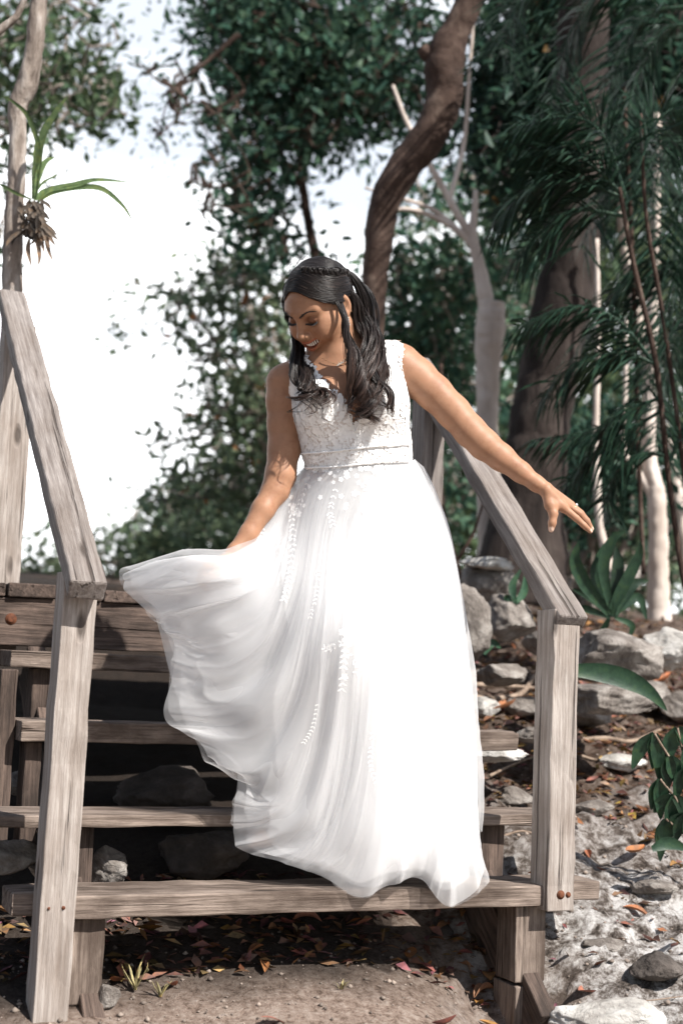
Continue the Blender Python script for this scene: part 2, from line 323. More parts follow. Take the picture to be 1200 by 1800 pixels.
# shade in the hollow under the steps, painted in as near-black ground colour
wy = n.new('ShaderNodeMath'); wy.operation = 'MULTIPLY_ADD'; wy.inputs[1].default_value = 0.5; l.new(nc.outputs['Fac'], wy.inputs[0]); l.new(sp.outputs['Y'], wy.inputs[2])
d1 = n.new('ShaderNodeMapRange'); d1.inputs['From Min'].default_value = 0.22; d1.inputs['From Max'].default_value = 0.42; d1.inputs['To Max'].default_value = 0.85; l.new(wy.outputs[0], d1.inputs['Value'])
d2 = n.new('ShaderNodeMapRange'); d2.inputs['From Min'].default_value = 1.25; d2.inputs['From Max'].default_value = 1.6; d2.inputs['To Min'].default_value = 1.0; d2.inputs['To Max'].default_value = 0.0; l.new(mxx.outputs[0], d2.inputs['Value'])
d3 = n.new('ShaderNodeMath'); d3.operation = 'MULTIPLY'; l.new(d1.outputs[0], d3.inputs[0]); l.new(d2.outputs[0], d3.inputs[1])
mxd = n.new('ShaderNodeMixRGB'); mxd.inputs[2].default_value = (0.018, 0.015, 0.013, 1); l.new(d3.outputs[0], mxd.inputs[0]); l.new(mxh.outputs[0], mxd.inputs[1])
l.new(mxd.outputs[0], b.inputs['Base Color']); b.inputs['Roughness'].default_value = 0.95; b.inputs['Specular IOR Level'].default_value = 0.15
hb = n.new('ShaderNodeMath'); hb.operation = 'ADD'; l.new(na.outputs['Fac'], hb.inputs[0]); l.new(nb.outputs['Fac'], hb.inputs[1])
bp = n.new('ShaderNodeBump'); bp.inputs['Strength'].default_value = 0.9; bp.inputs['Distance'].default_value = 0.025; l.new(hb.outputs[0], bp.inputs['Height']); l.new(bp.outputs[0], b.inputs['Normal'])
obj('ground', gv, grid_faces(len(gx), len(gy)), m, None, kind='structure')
def on_ground(px, py):            # march a sight line to the terrain
    r = ray(px, py); ds = np.linspace(2.8, 40, 4000); P = CAM+r*ds[:, None]
    h = P[:, 2]-ground_z(P[:, 0], P[:, 1]); k = np.argmax(h < 0)
    return P[k] if (h < 0).any() else P[-1]
def gz1(x, y): return float(ground_full(np.array([x]), np.array([y]))[0])

# ------------------------------------------------------------------ wooden staircase
RUN = 0.2317; TZ = [0.0, 0.1526, 0.3623, 0.5402, 0.7254]
stair = empty('wooden_staircase', (0.6, 0.0, -0.3), 'weathered grey wooden outdoor staircase with plank treads, square posts and two sloping handrails', 'staircase')
def board(name, a, b_, width, thick, mat, parent, up=(0, 0, 1), jit=0.0011, bev=0.004, seed=0, seg=None, label=None):
    """box whose long axis runs a->b_ (centre line); width across, thick along up"""
    a = np.asarray(a, float); b_ = np.asarray(b_, float); L = np.linalg.norm(b_-a); X = (b_-a)/L
    Z = np.asarray(up, float); Z = Z-X*(Z@X); Z /= np.linalg.norm(Z); Y = np.cross(Z, X)
    ns = seg or max(2, int(L/0.06)); xs = np.linspace(0, L, ns+1); r = np.random.default_rng(seed+int(1000*L))
    prof = np.array([[-width/2, -thick/2], [width/2, -thick/2], [width/2, thick/2], [-width/2, thick/2]])
    V = []
    for x in xs:
        for p in prof: V.append([x, p[0], p[1]])
    V = np.array(V); V += r.normal(0, jit, V.shape)
    F = [list(q) for q in grid_faces(ns+1, 4, True)]+[[3, 2, 1, 0], [ns*4, ns*4+1, ns*4+2, ns*4+3]]
    F = [q[::-1] for q in F[:-2]]+[[0, 1, 2, 3], [ns*4+3, ns*4+2, ns*4+1, ns*4]]
    me = mesh(V, F, name); bm = bmesh.new(); bm.from_mesh(me); bmesh.ops.recalc_face_normals(bm, faces=bm.faces); bm.to_mesh(me); bm.free()
    o = link(name, me, mat, parent, label=label, smooth=False)
    o.matrix_local = Matrix(((X[0], Y[0], Z[0], a[0]), (X[1], Y[1], Z[1], a[1]), (X[2], Y[2], Z[2], a[2]), (0, 0, 0, 1))) if parent is None else \
        Matrix.Translation(-Vector(parent.location)) @ Matrix(((X[0], Y[0], Z[0], a[0]), (X[1], Y[1], Z[1], a[1]), (X[2], Y[2], Z[2], a[2]), (0, 0, 0, 1)))
    if bev:
        md = o.modifiers.new('bevel', 'BEVEL'); md.width = bev; md.segments = 2; md.limit_method = 'ANGLE'; md.angle_limit = math.radians(50)
    return o
def hbox(name, x0, x1, y0, y1, z0, z1, mat, long='x', parent=stair, **kw):
    cx, cy, cz = (x0+x1)/2, (y0+y1)/2, (z0+z1)/2
    if long == 'x': return board(name, (x0, cy, cz), (x1, cy, cz), y1-y0, z1-z0, mat, parent, (0, 0, 1), **kw)
    if long == 'y': return board(name, (cx, y0, cz), (cx, y1, cz), x1-x0, z1-z0, mat, parent, (0, 0, 1), **kw)
    return board(name, (cx, cy, z0), (cx, cy, z1), x1-x0, y1-y0, mat, parent, (0, -1, 0), **kw)
def Xat(px, py, Y): return at_axis(px, py, 1, Y)[0]
def Zat(px, py, Y): return at_axis(px, py, 1, Y)[2]
# treads
xr = Xat(968, 1572, 0.0); xl = Xat(129, 1590, 0.0)
PWY = 0.07
hbox('tread', xl, xr-0.002, 0.0, PWY, -0.050, 0.0, M_TREAD, seed=1)
hbox('tread', Xat(22, 1580, PWY), Xat(1054, 1570, PWY), PWY+0.002, PWY+0.135, -0.052, -0.002, M_TREAD, seed=2)
x2r = Xat(1016, 1440, RUN)
hbox('tread', -0.30, x2r, RUN, RUN+0.20, TZ[1]-0.030, TZ[1], M_TREAD, seed=3)
hbox('tread', Xat(37, 1280, 2*RUN), Xat(911, 1295, 2*RUN), 2*RUN, 2*RUN+0.085, TZ[2]-0.052, TZ[2], M_TREAD, seed=4)
hbox('tread', Xat(5, 1280, 2*RUN+.09), Xat(905, 1295, 2*RUN+.09), 2*RUN+0.09, 2*RUN+0.19, TZ[2]-0.052, TZ[2]-0.001, M_TREAD, seed=5)
hbox('tread', Xat(19, 1155, 3*RUN), Xat(838, 1185, 3*RUN), 3*RUN, 3*RUN+0.20, TZ[3]-0.046, TZ[3], M_TREAD, seed=6)
# deck
YD = 4*RUN
zb1 = Zat(200, 1060, YD); zb0 = Zat(200, 1143, YD)
hbox('deck_beam', -0.45, 1.25, YD, YD+0.05, zb0, zb1, M_DARKWOOD, seed=7)
x = -0.45; k = 0
while x < 1.22:
    wd = 0.12+0.035*random.random(); zt = zb1+0.038+random.uniform(-.002, .004)
    hbox('deck_board', x, x+wd-0.006, YD-0.012+random.uniform(-.006, .006), YD+1.3, zb1+0.002, zt, M_DARKWOOD, long='y', seed=20+k); x += wd; k += 1
# posts
def post(x0, x1, y0, y1, z0, z1, mat=M_POST, lean=(0, 0), seed=0, name='post'):
    a = np.array([(x0+x1)/2, (y0+y1)/2, z0]); b_ = np.array([(x0+x1)/2+lean[0], (y0+y1)/2+lean[1], z1])
    return board(name, a, b_, x1-x0, y1-y0, mat, stair, (0, -1, 0), seed=seed, bev=0.003)
YP = -0.022
rx0 = Xat(963, 1520, YP); rx1 = Xat(1009, 1520, YP)
zr_top = Zat(985, 1070, YP)
pr = post(rx0, rx1, YP, PWY-0.002, -0.060, zr_top, seed=31)
lx1 = xl-0.004; lx0 = lx1-0.078
zl_top = Zat(140, 1005, YP)
ltop = Xat(165, 1060, YP)
pl = post(lx0, lx1, YP, PWY-0.004, -0.62, zl_top, lean=(0.012, 0.0), seed=32)
# handrails : centre line of the top face, in the plane X = const
def rail(X, near, far_px, width, thick, seed, extend=0.0):
    a = at_axis(*near, 0, X); b_ = at_axis(*far_px, 0, X); d = b_-a; d /= np.linalg.norm(d)
    b_ = b_+d*extend
    n_ = np.array([0, -d[2], d[1]]);  n_ = n_ if n_[2] > 0 else -n_
    return board('handrail', a-n_*thick/2, b_-n_*thick/2, width, thick, M_RAIL, stair, n_, seed=seed, bev=0.006), a, b_, d
XL = (lx0+lx1)/2+0.012; XR = (rx0+rx1)/2+0.01
rl, la, lb, ld = rail(XL, (158, 1022), (22, 509), 0.082, 0.05, 41)
rr, ra, rb, rd = rail(XR, (1010, 1083), (800, 735), 0.084, 0.05, 42, 0.38)
# upper posts
yu = la[1]+(lb-la)[1]*0.93
uxl0 = Xat(0, 900, yu); uxl1 = Xat(44, 900, yu)
zu = la[2]+(lb-la)[2]*0.90-0.03
post(uxl1-0.095, uxl1, yu, yu+0.09, zb1-0.1, zu, seed=33, mat=M_POST)
yur = rb[1]-0.16; zur = rb[2]-0.12
ux0 = Xat(742, 800, yur); ux1 = Xat(780, 800, yur)
post(ux0, ux1, yur, yur+0.09, 0.3, zur, seed=34, mat=M_RAIL)
# supports under the treads
bx0 = Xat(120, 1700, 0.03); bx1 = Xat(183, 1700, 0.03)
hbox('support_block', bx0, bx1, 0.03, 0.12, Zat(150, 1768, 0.03), -0.053, M_TREAD, long='z', seed=51)
sx0 = Xat(905, 1670, 0.03); sx1 = Xat(958, 1670, 0.03)
hbox('support_block', sx0, sx1, 0.03, 0.13, Zat(930, 1728, 0.03), -0.053, M_TREAD, long='z', seed=52)
hbox('support_block', sx0-0.0, sx1, 0.026, 0.14, -0.50, Zat(930, 1732, 0.03), M_TREAD, long='z', seed=53)
b2 = Xat(842, 1500, RUN+0.05); b3 = Xat(886, 1500, RUN+0.05)
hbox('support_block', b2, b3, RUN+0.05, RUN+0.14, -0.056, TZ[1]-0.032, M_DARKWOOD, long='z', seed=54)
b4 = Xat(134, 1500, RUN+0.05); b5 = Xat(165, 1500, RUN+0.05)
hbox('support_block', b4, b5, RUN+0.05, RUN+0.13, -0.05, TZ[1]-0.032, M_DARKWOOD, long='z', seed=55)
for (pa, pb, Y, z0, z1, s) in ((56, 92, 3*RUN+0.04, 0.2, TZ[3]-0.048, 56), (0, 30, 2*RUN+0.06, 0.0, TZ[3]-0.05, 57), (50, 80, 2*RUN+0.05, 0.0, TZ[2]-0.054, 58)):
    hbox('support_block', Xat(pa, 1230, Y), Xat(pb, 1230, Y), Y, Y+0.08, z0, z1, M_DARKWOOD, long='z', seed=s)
# stringers (sloping boards that carry the treads)
for xs_, s in ((Xat(880, 1500, 0.2), 61), (Xat(165, 1400, 0.2)+0.0, 62)):
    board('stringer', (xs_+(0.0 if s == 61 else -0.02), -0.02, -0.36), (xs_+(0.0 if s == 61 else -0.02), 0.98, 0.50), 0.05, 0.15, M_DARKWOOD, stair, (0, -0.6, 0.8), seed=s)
# bolts
def bolt(px, py, Y, r=0.010):
    c = at_axis(px, py, 1, Y); mb = MB(); a = np.linspace(0, 2*np.pi, 20, endpoint=False)
    prof = [(0.0, r*1.5), (-0.0012, r*1.5), (-0.0014, r), (-0.0042, r*0.92), (-0.005, r*0.75), (-0.0052, 0.0005)]
    V = np.array([[c[0]+q*math.cos(t), c[1]+y+0.001, c[2]+q*math.sin(t)] for y, q in prof for t in a])
    mb.add(V, grid_faces(len(prof), 20, True)); return mb.part('bolt', M_RUST, stair)
bolt(985, 1573, YP, .0075); bolt(998, 1573, YP, 0.005); bolt(20, 1088, YD, 0.011); bolt(86, 1597, YP, 0.0032); bolt(112, 1596, YP, 0.003)
# ------------------------------------------------------------------ trees and foliage
def leaf_cards(C, size, r, fold=0.25, aspect=0.45, tint=None, droop=0.35):
    n = len(C); size = np.broadcast_to(size, (n,))*r.uniform(0.65, 1.25, n)
    d = r.normal(0, 1, (n, 3)); d[:, 2] -= droop; d /= np.linalg.norm(d, axis=1)[:, None]
    q = r.normal(0, 1, (n, 3)); q[:, 2] += 0.8; s = np.cross(d, q); s /= np.linalg.norm(s, axis=1)[:, None]+1e-9
    nn = np.cross(s, d)
    L = size[:, None]; Wd = L*aspect*0.5
    p0 = C; p1 = C+d*L*0.45+s*Wd+nn*L*fold*0.3; p2 = C+d*L-nn*L*0.08; p3 = C+d*L*0.45-s*Wd+nn*L*fold*0.3
    V = np.stack([p0, p1, p2, p3], 1).reshape(-1, 3); b = np.arange(n)*4
    F = np.r_[np.c_[b, b+1, b+2], np.c_[b, b+2, b+3]]
    if tint is None: tint = np.ones((n, 3))
    return V, F, np.repeat(tint, 4, 0)
CLUST = []
def crown_points(ells, d, spread, r, per=14, rad=0.16):
    out = []; CLUST.clear()
    for (px, py, rx, ry, ncl) in ells:
        k = 0
        while k < ncl:
            a, b_ = r.uniform(-1, 1, 2)
            if a*a+b_*b_ > 1: continue
            dd = d+spread*r.uniform(-1, 1)
            c = W(px+a*rx, py+b_*ry, dd); CLUST.append(c); m_ = r.integers(per//2, per*3//2)
            out.append(c+r.normal(0, rad, (m_, 3))*np.array([1, 1, 0.7])*r.uniform(0.5, 1.2)); k += 1
    return np.vstack(out)
def tints(n, r, lo=0.55, hi=1.6, warm=0.25, rust=0.0):
    v = r.uniform(lo, hi, n)[:, None]*np.ones((n, 3)); w_ = r.uniform(0, warm, n)
    v[:, 0] *= 1+w_*1.6; v[:, 1] *= 1+w_*0.6
    if rust:
        k = r.random(n) < rust; v[k] = np.array([4.2, 1.1, 0.6])*r.uniform(0.7, 1.5, (k.sum(), 1))
    return v
def px_tube(pts, d, sides=14, n=60, rough=0.18, seed=0, flare=0.0):
    P = np.array([W(p[0], p[1], p[3] if len(p) > 3 else d) for p in pts]); R = np.array([p[2]*(p[3] if len(p) > 3 else d)/FPX for p in pts])
    path = catmull(P, n); rad = catmull(np.c_[R, R, R], n)[:, 0]
    wob = vnoise(path, 2.5, seed, 3)[:, None]*np.array([1, 1, 0])*rad.mean()*0.25
    return tube(path+wob, np.maximum(rad, 0.002), sides, rough=rough, seed=seed)
def make_tree(name, label, group, trunk_polys, bark, ells=None, d=10, spread=1.0, leafmat=None, size=0.075, seed=0, per=14, rad=0.16, tk={}, base=None, droop=0.35, branches=None, aspect=0.45):
    r = np.random.default_rng(1000+seed)
    base = np.array(base) if base is not None else W(*trunk_polys[0][0][:2], trunk_polys[0][0][3] if len(trunk_polys[0][0]) > 3 else d)
    base[2] = gz1(base[0], base[1])
    t = empty(name, base, label, 'tree', group)
    for k, tp in enumerate(trunk_polys):
        mb = MB()
        v, f = px_tube(tp, d, seed=seed*7+k, sides=20 if k == 0 else 10, n=90 if k == 0 else 40, rough=0.22); mb.add(v, f)
        mb.part('trunk' if k == 0 else 'branch', bark, t)
    if ells is not None:
        C = crown_points(ells, d, spread, r, per, rad)
        v, f, c = leaf_cards(C, size, r, tint=tints(len(C), r, **tk), droop=droop, aspect=aspect)
        obj('crown', v, f, leafmat, t, c, smooth=False)
        # twigs : every leaf cluster hangs on the nearest wood grown so far
        wood = np.vstack([np.array([W(p[0], p[1], p[3] if len(p) > 3 else d) for p in tp]) for tp in trunk_polys]); wood = np.vstack([catmull(wood[i:i+2], 8) for i in range(len(wood)-1)]); cl = np.array(CLUST); nw_ = len(wood); net = np.vstack([wood, cl]); have = np.zeros(len(net), bool); have[:nw_] = True
        D0_ = np.array([np.min(np.linalg.norm(wood-q, axis=1)) for q in cl]); mb = MB(); v, f = tube(catmull(np.array([W(p[0], p[1], p[3] if len(p) > 3 else d) for tp in trunk_polys for p in tp][:len(trunk_polys[0])]), 30), .004, 4, cap=False); mb.add(v, f)
        for tp in trunk_polys[1:]:      # added thin tube hidden in each limb, joining its twigs to the stem
            q0 = np.array([W(*p[:2], d) for p in tp]); n0 = wood[:len(trunk_polys[0])*8-8]; k0 = n0[np.argmin(np.linalg.norm(n0-q0[0], axis=1))]; v, f = tube(catmull(np.vstack([k0, q0]), 20), .004, 4, cap=False); mb.add(v, f)
        for i in np.argsort(D0_):
            q = cl[i]; h_ = np.where(have)[0]; j = h_[np.argmin(np.linalg.norm(net[h_]-q, axis=1))]; have[nw_+i] = True; p = net[j]
            mid = (p+q)/2+r.normal(0, .05, 3)+[0, 0, .04]; v, f = tube(catmull([p, mid, q], 7), np.linspace(.011, .005, 7), 4, cap=False); mb.add(v, f)
        if mb.n: mb.part('twigs', bark, t)
    return t
G_TREES = 'trees of the wood behind the stairs'
# slender trunk at the left edge
make_tree('slender_tree', 'slender tan trunk with a healed knot at the left edge, passing behind the left handrail', G_TREES,
    [[(10, 1150, 19), (14, 760, 18), (22, 490, 17.5), (29, 340, 16), (31, 240, 15), (30, 190, 17), (48, 145, 19), (60, 90, 16), (68, 30, 15), (76, -60, 13), (80, -160, 12)],
     [(60, -40, 6), (30, 25, 6), (5, 48, 7), (-40, 85, 8)]], M_BARK_TAN, d=4.75, seed=1)
# leafy tree behind it
make_tree('leafy_tree', 'small leafed tree with loose airy crown filling the upper left corner', G_TREES,
    [[(-190, 1000, 30), (-180, 600, 26), (-150, 300, 20), (-120, 0, 12)], [(-165, 420, 9), (-60, 250, 6), (60, 190, 4), (180, 150, 2)], [(-140, 150, 8), (-20, 60, 5), (120, 30, 3)]], M_BARK_TAN,
    [(20, 40, 60, 60, 26), (60, 100, 90, 60, 30), (130, 20, 90, 40, 16), (120, 140, 80, 45, 26), (185, 180, 45, 40, 14), (60, 200, 80, 50, 22), (10, 270, 45, 90, 14), (150, 210, 70, 50, 10), (190, 90, 40, 40, 5), (8, 440, 22, 60, 4), (-100, 120, 120, 160, 50)],
    d=9.5, spread=0.9, leafmat=M_LEAF, size=0.095, seed=2, per=12, rad=0.12)
# dark central canopy
make_tree('broad_tree', 'dense dark green tree with broad crown above the bride left of the curved trunk', G_TREES,
    [[(600, 1000, 26), (600, 700, 20), (570, 520, 12), (540, 380, 8), (520, 200, 6), (505, 0, 4)], [(530, 330, 6), (470, 230, 6), (420, 120, 4)], [(525, 220, 6), (640, 120, 5), (700, 40, 3)]], M_BARK_BROWN,
    [(425, 80, 80, 90, 84), (550, 70, 110, 75, 108), (455, 215, 80, 90, 84), (605, 145, 95, 65, 78), (450, 340, 60, 70, 50), (560, 225, 100, 40, 50), (700, 190, 75, 50, 42), (690, 40, 90, 50, 32), (470, 430, 45, 50, 24), (420, 20, 80, 40, 40), (560, -80, 260, 70, 120), (700, 120, 50, 35, 10)],
    d=10.0, spread=1.0, leafmat=M_LEAF_DARK, size=0.10, seed=3, rad=0.17, tk=dict(lo=0.45, hi=2.0, warm=0.4, rust=0.004))
# hanging feathery twigs in the sky
make_tree('feathery_tree', 'thin feathery twigs hanging against the pale sky left of the dark crown', G_TREES,
    [[(420, 60, 5), (350, 120, 3.5), (300, 150, 2.4), (255, 125, 1.4)], [(350, 110, 2.5), (300, 170, 2), (285, 210, 1.2)], [(430, 160, 3), (380, 190, 2), (320, 200, 1.6), (270, 215, 1)], [(440, 300, 3), (380, 330, 2), (330, 320, 1.4), (300, 335, 1)], [(440, 360, 3), (400, 365, 2), (370, 355, 1.4), (345, 365, 1)]], M_BARK_BROWN,
    [(270, 115, 45, 10, 6), (300, 150, 30, 25, 5), (320, 205, 60, 16, 6), (330, 180, 40, 20, 4), (270, 225, 22, 20, 2), (330, 330, 45, 12, 5), (365, 350, 30, 25, 6), (380, 250, 16, 60, 5), (300, 260, 40, 30, 2)],
    d=8.5, spread=0.3, leafmat=M_LEAF_DARK, size=0.045, seed=4, per=9, rad=0.06, aspect=0.3, tk=dict(lo=0.8, hi=2.2))
# sparse tree on the left, rusty leaves
make_tree('sparse_tree', 'sparse grey green tree with a few rusty leaves left of the bride', G_TREES,
    [[(470, 1020, 14), (465, 850, 12), (455, 700, 10), (440, 560, 7), (420, 450, 4)], [(460, 760, 6), (400, 640, 4), (330, 540, 2.5), (240, 500, 1.5)], [(462, 800, 5), (400, 760, 4), (300, 780, 2), (250, 800, 1.2)]], M_BARK_TAN,
    [(400, 470, 55, 45, 24), (380, 500, 40, 30, 12), (450, 520, 55, 45, 30), (300, 520, 70, 28, 8), (360, 545, 60, 35, 14), (475, 590, 45, 45, 26), (400, 610, 50, 40, 14), (205, 580, 10, 16, 2), (228, 600, 12, 8, 2), (470, 680, 40, 55, 28), (400, 690, 45, 50, 12), (350, 720, 40, 25, 8), (450, 770, 60, 60, 34), (380, 810, 60, 50, 20), (290, 780, 25, 18, 4), (250, 790, 14, 8, 1), (330, 860, 50, 25, 9), (450, 850, 60, 50, 28), (420, 640, 50, 50, 12), (350, 600, 50, 40, 7), (410, 760, 55, 50, 14), (300, 880, 60, 30, 12), (380, 860, 60, 40, 24), (500, 640, 30, 60, 14), (490, 760, 30, 60, 16)],
    d=12.0, spread=0.9, leafmat=M_LEAF_PALE, size=0.115, seed=5, per=11, rad=0.15, tk=dict(lo=0.5, hi=1.9, warm=0.25, rust=0.010))
# curved brown trunk
make_tree('curved_tree', 'thick brown trunk bending in an S curve up to the right behind the bride', G_TREES,
    [[(640, 1060, 27), (645, 820, 24.3), (650, 640, 22.5), (656, 520, 22.5), (664, 430, 24.3), (675, 360, 27), (703, 305, 29.7), (745, 250, 31.5), (770, 205, 32), (781, 160, 32), (779, 118, 34), (786, 84, 31), (806, 44, 25), (832, -10, 22), (860, -70, 20), (880, -160, 16)],
     [(782, 122, 22), (762, 102, 17), (746, 90, 13), (741, 84, 11)]], M_BARK_BROWN, d=6.3, seed=6)
# pale broken-topped tree
make_tree('pale_tree', 'pale tan trunk with a broken top and bare forked branches right of the bride', G_TREES,
    [[(864, 1060, 24), (860, 900, 21), (856, 740, 19), (857, 640, 22), (862, 580, 26), (864, 532, 24)],
     [(858, 560, 14), (850, 510, 14), (840, 460, 11), (830, 412, 9), (834, 370, 6), (836, 335, 4)],
     [(831, 420, 8), (805, 378, 7), (775, 325, 6), (750, 280, 5), (715, 215, 4), (690, 150, 3)],
     [(830, 430, 7), (800, 402, 6), (755, 378, 5), (715, 368, 4), (680, 372, 3)],
     [(800, 398, 4), (760, 368, 4), (710, 350, 3), (640, 330, 2)],
     [(790, 350, 5), (815, 250, 4), (825, 120, 3), (835, 0, 2)]], M_BARK_PALE, d=7.6, seed=7)
# big dark trunk
make_tree('large_tree', 'massive dark furrowed trunk widening at its foot behind the right handrail', G_TREES,
    [[(912, 1050, 92), (918, 985, 78), (930, 880, 60), (945, 780, 54), (958, 680, 52), (978, 570, 53), (1002, 450, 51), (1014, 280, 47), (1024, 60, 43), (1030, -150, 40)]], M_BARK_DARK, d=7.2, seed=8)
# greenery behind the bride, right of the curved trunk
make_tree('bushy_tree', 'mid green bushy tree seen between the curved trunk and the massive dark trunk', G_TREES,
    [[(770, 1020, 14), (765, 800, 12), (770, 600, 10), (790, 420, 6)], [(768, 620, 6), (830, 520, 4), (900, 470, 3)]], M_BARK_TAN,
    [(720, 520, 50, 60, 28), (780, 560, 60, 70, 48), (740, 640, 50, 50, 32), (800, 650, 45, 50, 28), (720, 410, 45, 50, 10), (800, 470, 50, 50, 28), (880, 430, 50, 50, 28), (900, 520, 45, 50, 22), (880, 620, 40, 40, 12), (680, 600, 40, 60, 26), (770, 330, 60, 40, 14), (880, 330, 60, 50, 40), (780, 740, 50, 40, 20), (890, 720, 25, 60, 10), (800, 860, 40, 70, 18), (700, 480, 40, 40, 14)],
    d=11.0, spread=0.9, leafmat=M_LEAF_DARK, size=0.11, seed=9, rad=0.17, tk=dict(lo=0.6, hi=2.6, warm=0.5, rust=0.006))
make_tree('shady_tree', 'deep green tree with heavy shade filling the upper right corner above the palms', G_TREES,
    [[(1230, 1050, 24), (1240, 700, 22), (1235, 350, 18), (1200, 50, 12)], [(1238, 420, 9), (1120, 250, 7), (1000, 150, 4), (900, 110, 3)], [(1220, 200, 8), (1100, 60, 5), (980, -20, 3)]], M_BARK_DARK,
    [(900, 60, 60, 60, 40), (900, 190, 70, 60, 60), (1000, 60, 100, 80, 130), (1100, 90, 90, 90, 130), (1000, 200, 90, 70, 100), (1180, 80, 80, 90, 90), (1090, 220, 80, 80, 90), (880, 280, 50, 40, 24), (960, 320, 60, 50, 40), (1180, 230, 50, 60, 34), (1050, -80, 250, 60, 120), (1060, 330, 60, 50, 36), (880, 130, 40, 60, 20)],
    d=8.6, spread=0.8, leafmat=M_LEAF_DARK, size=0.105, seed=10, rad=0.17, tk=dict(lo=0.35, hi=1.5, warm=0.3, rust=0.003))
# thin pale saplings on the right
make_tree('thin_sapling', 'thin pale sapling standing straight just right of the reaching hand', 'pale saplings on the right', [[(1072, 1010, 9), (1062, 965, 8), (1052, 920, 7), (1048, 850, 7), (1046, 760, 6), (1050, 600, 5), (1048, 420, 4)]], M_BARK_PALE, d=7.0, seed=11)
make_tree('forked_sapling', 'tan forked sapling with smooth stem at the right edge above the rocks', 'pale saplings on the right', [[(1158, 1125, 24), (1156, 1040, 19), (1156, 950, 17), (1152, 870, 16), (1140, 800, 13), (1142, 650, 11), (1150, 450, 9), (1155, 200, 7)], [(1152, 880, 9), (1120, 830, 7), (1095, 790, 5), (1098, 700, 4), (1100, 560, 3)]], M_BARK_PALE, d=7.6, seed=12)
make_tree('leaning_sapling', 'leaning pale sapling half hidden by palm fronds at the right edge', 'pale saplings on the right', [[(1215, 1060, 12), (1195, 900, 11), (1165, 760, 10), (1120, 560, 9), (1090, 380, 8), (1085, 200, 6)]], M_BARK_PALE, d=8.2, seed=13)
make_tree('crooked_sapling', 'crooked thin brown stem rising beside the right edge of the dress', 'pale saplings on the right', [[(812, 1030, 8), (797, 985, 8), (782, 930, 7), (774, 880, 7), (768, 780, 6), (775, 640, 4)], [(800, 990, 4), (830, 940, 3), (850, 880, 2)]], M_BARK_BROWN, d=6.4, seed=14)
# shrubs on the left beyond the deck
def shrub(name, label, ells, d, spread, mat, size, seed, tk, group='shrubs beyond the deck', per=14, rad=0.2):
    r = np.random.default_rng(2000+seed); c = W(ells[0][0], ells[0][1], d); c[2] = gz1(c[0], c[1]); t = empty(name, c, label, 'shrub', group)
    mb = MB()
    for (px, py, rx, ry, k) in ells:
        for j in range(3):
            e = W(px+r.uniform(-.6, .6)*rx, py+r.uniform(-.6, .2)*ry, d); s_ = c+np.array([r.uniform(-.2, .2), r.uniform(-.2, .2), 0]); mid = (s_+e)/2+r.normal(0, .15, 3)
            v, f = tube(catmull([s_, mid, e], 12), np.linspace(.025, .006, 12), 6); mb.add(v, f)
    mb.part('stem', M_BARK_TAN, t)
    C = crown_points(ells, d, spread, r, per, rad); v, f, cc = leaf_cards(C, size, r, tint=tints(len(C), r, **tk)); obj('foliage', v, f, mat, t, cc, smooth=False)
shrub('round_shrub', 'rounded grey green shrub seen over the deck beside the left handrail end', [(250, 990, 70, 45, 60), (210, 950, 50, 35, 18), (300, 940, 60, 40, 32), (360, 890, 60, 40, 24), (280, 890, 40, 30, 8), (80, 985, 40, 40, 20), (60, 1030, 60, 30, 24)], 15, 0.9, M_LEAF_PALE, 0.12, 1, dict(lo=0.4, hi=1.5, warm=0.3))
shrub('leafy_shrub', 'brighter green leafy shrub right behind the lifted part of the skirt', [(390, 940, 55, 40, 60), (430, 900, 60, 50, 46), (350, 990, 70, 40, 50), (480, 960, 60, 50, 50), (320, 900, 40, 30, 14)], 14, 0.8, M_LEAF_PALE, 0.11, 2, dict(lo=0.5, hi=1.9, warm=0.2))
shrub('grey_shrub', 'pale dusty shrub between the right handrail and the forked sapling', [(1090, 900, 60, 60, 40), (1040, 960, 40, 40, 26), (1110, 990, 60, 40, 26), (1180, 980, 50, 60, 26), (1000, 930, 30, 40, 16)], 9.5, 0.6, M_LEAF_PALE, 0.09, 3, dict(lo=0.4, hi=1.6, warm=0.2), 'shrubs behind the right handrail')
shrub('dark_shrub', 'dark green shrub behind the reaching hand', [(1010, 860, 45, 50, 50), (1080, 830, 50, 50, 46), (1020, 780, 50, 40, 34), (1120, 760, 40, 60, 30), (1180, 860, 50, 70, 36)], 8.6, 0.5, M_LEAF_DARK, 0.085, 4, dict(lo=0.5, hi=1.8), 'shrubs behind the right handrail')
# far wood as one mass
r = np.random.default_rng(77)
C = crown_points([(900, 700, 260, 160, 260), (1100, 600, 200, 260, 420), (1120, 300, 180, 220, 260), (960, 900, 240, 110, 240), (740, 860, 100, 120, 90), (860, 450, 160, 120, 70), (700, 940, 200, 70, 90), (1150, 960, 160, 90, 160)], 21, 3.0, r, 16, 0.4)
v, f, c = leaf_cards(C, 0.19, r, tint=tints(len(C), r, 0.4, 1.7, 0.4))
thing_mesh('far_wood', v, f, M_LEAF, 'hazy green wood far behind the tree trunks', 'woodland', tint=c, kind='stuff', smooth=False)

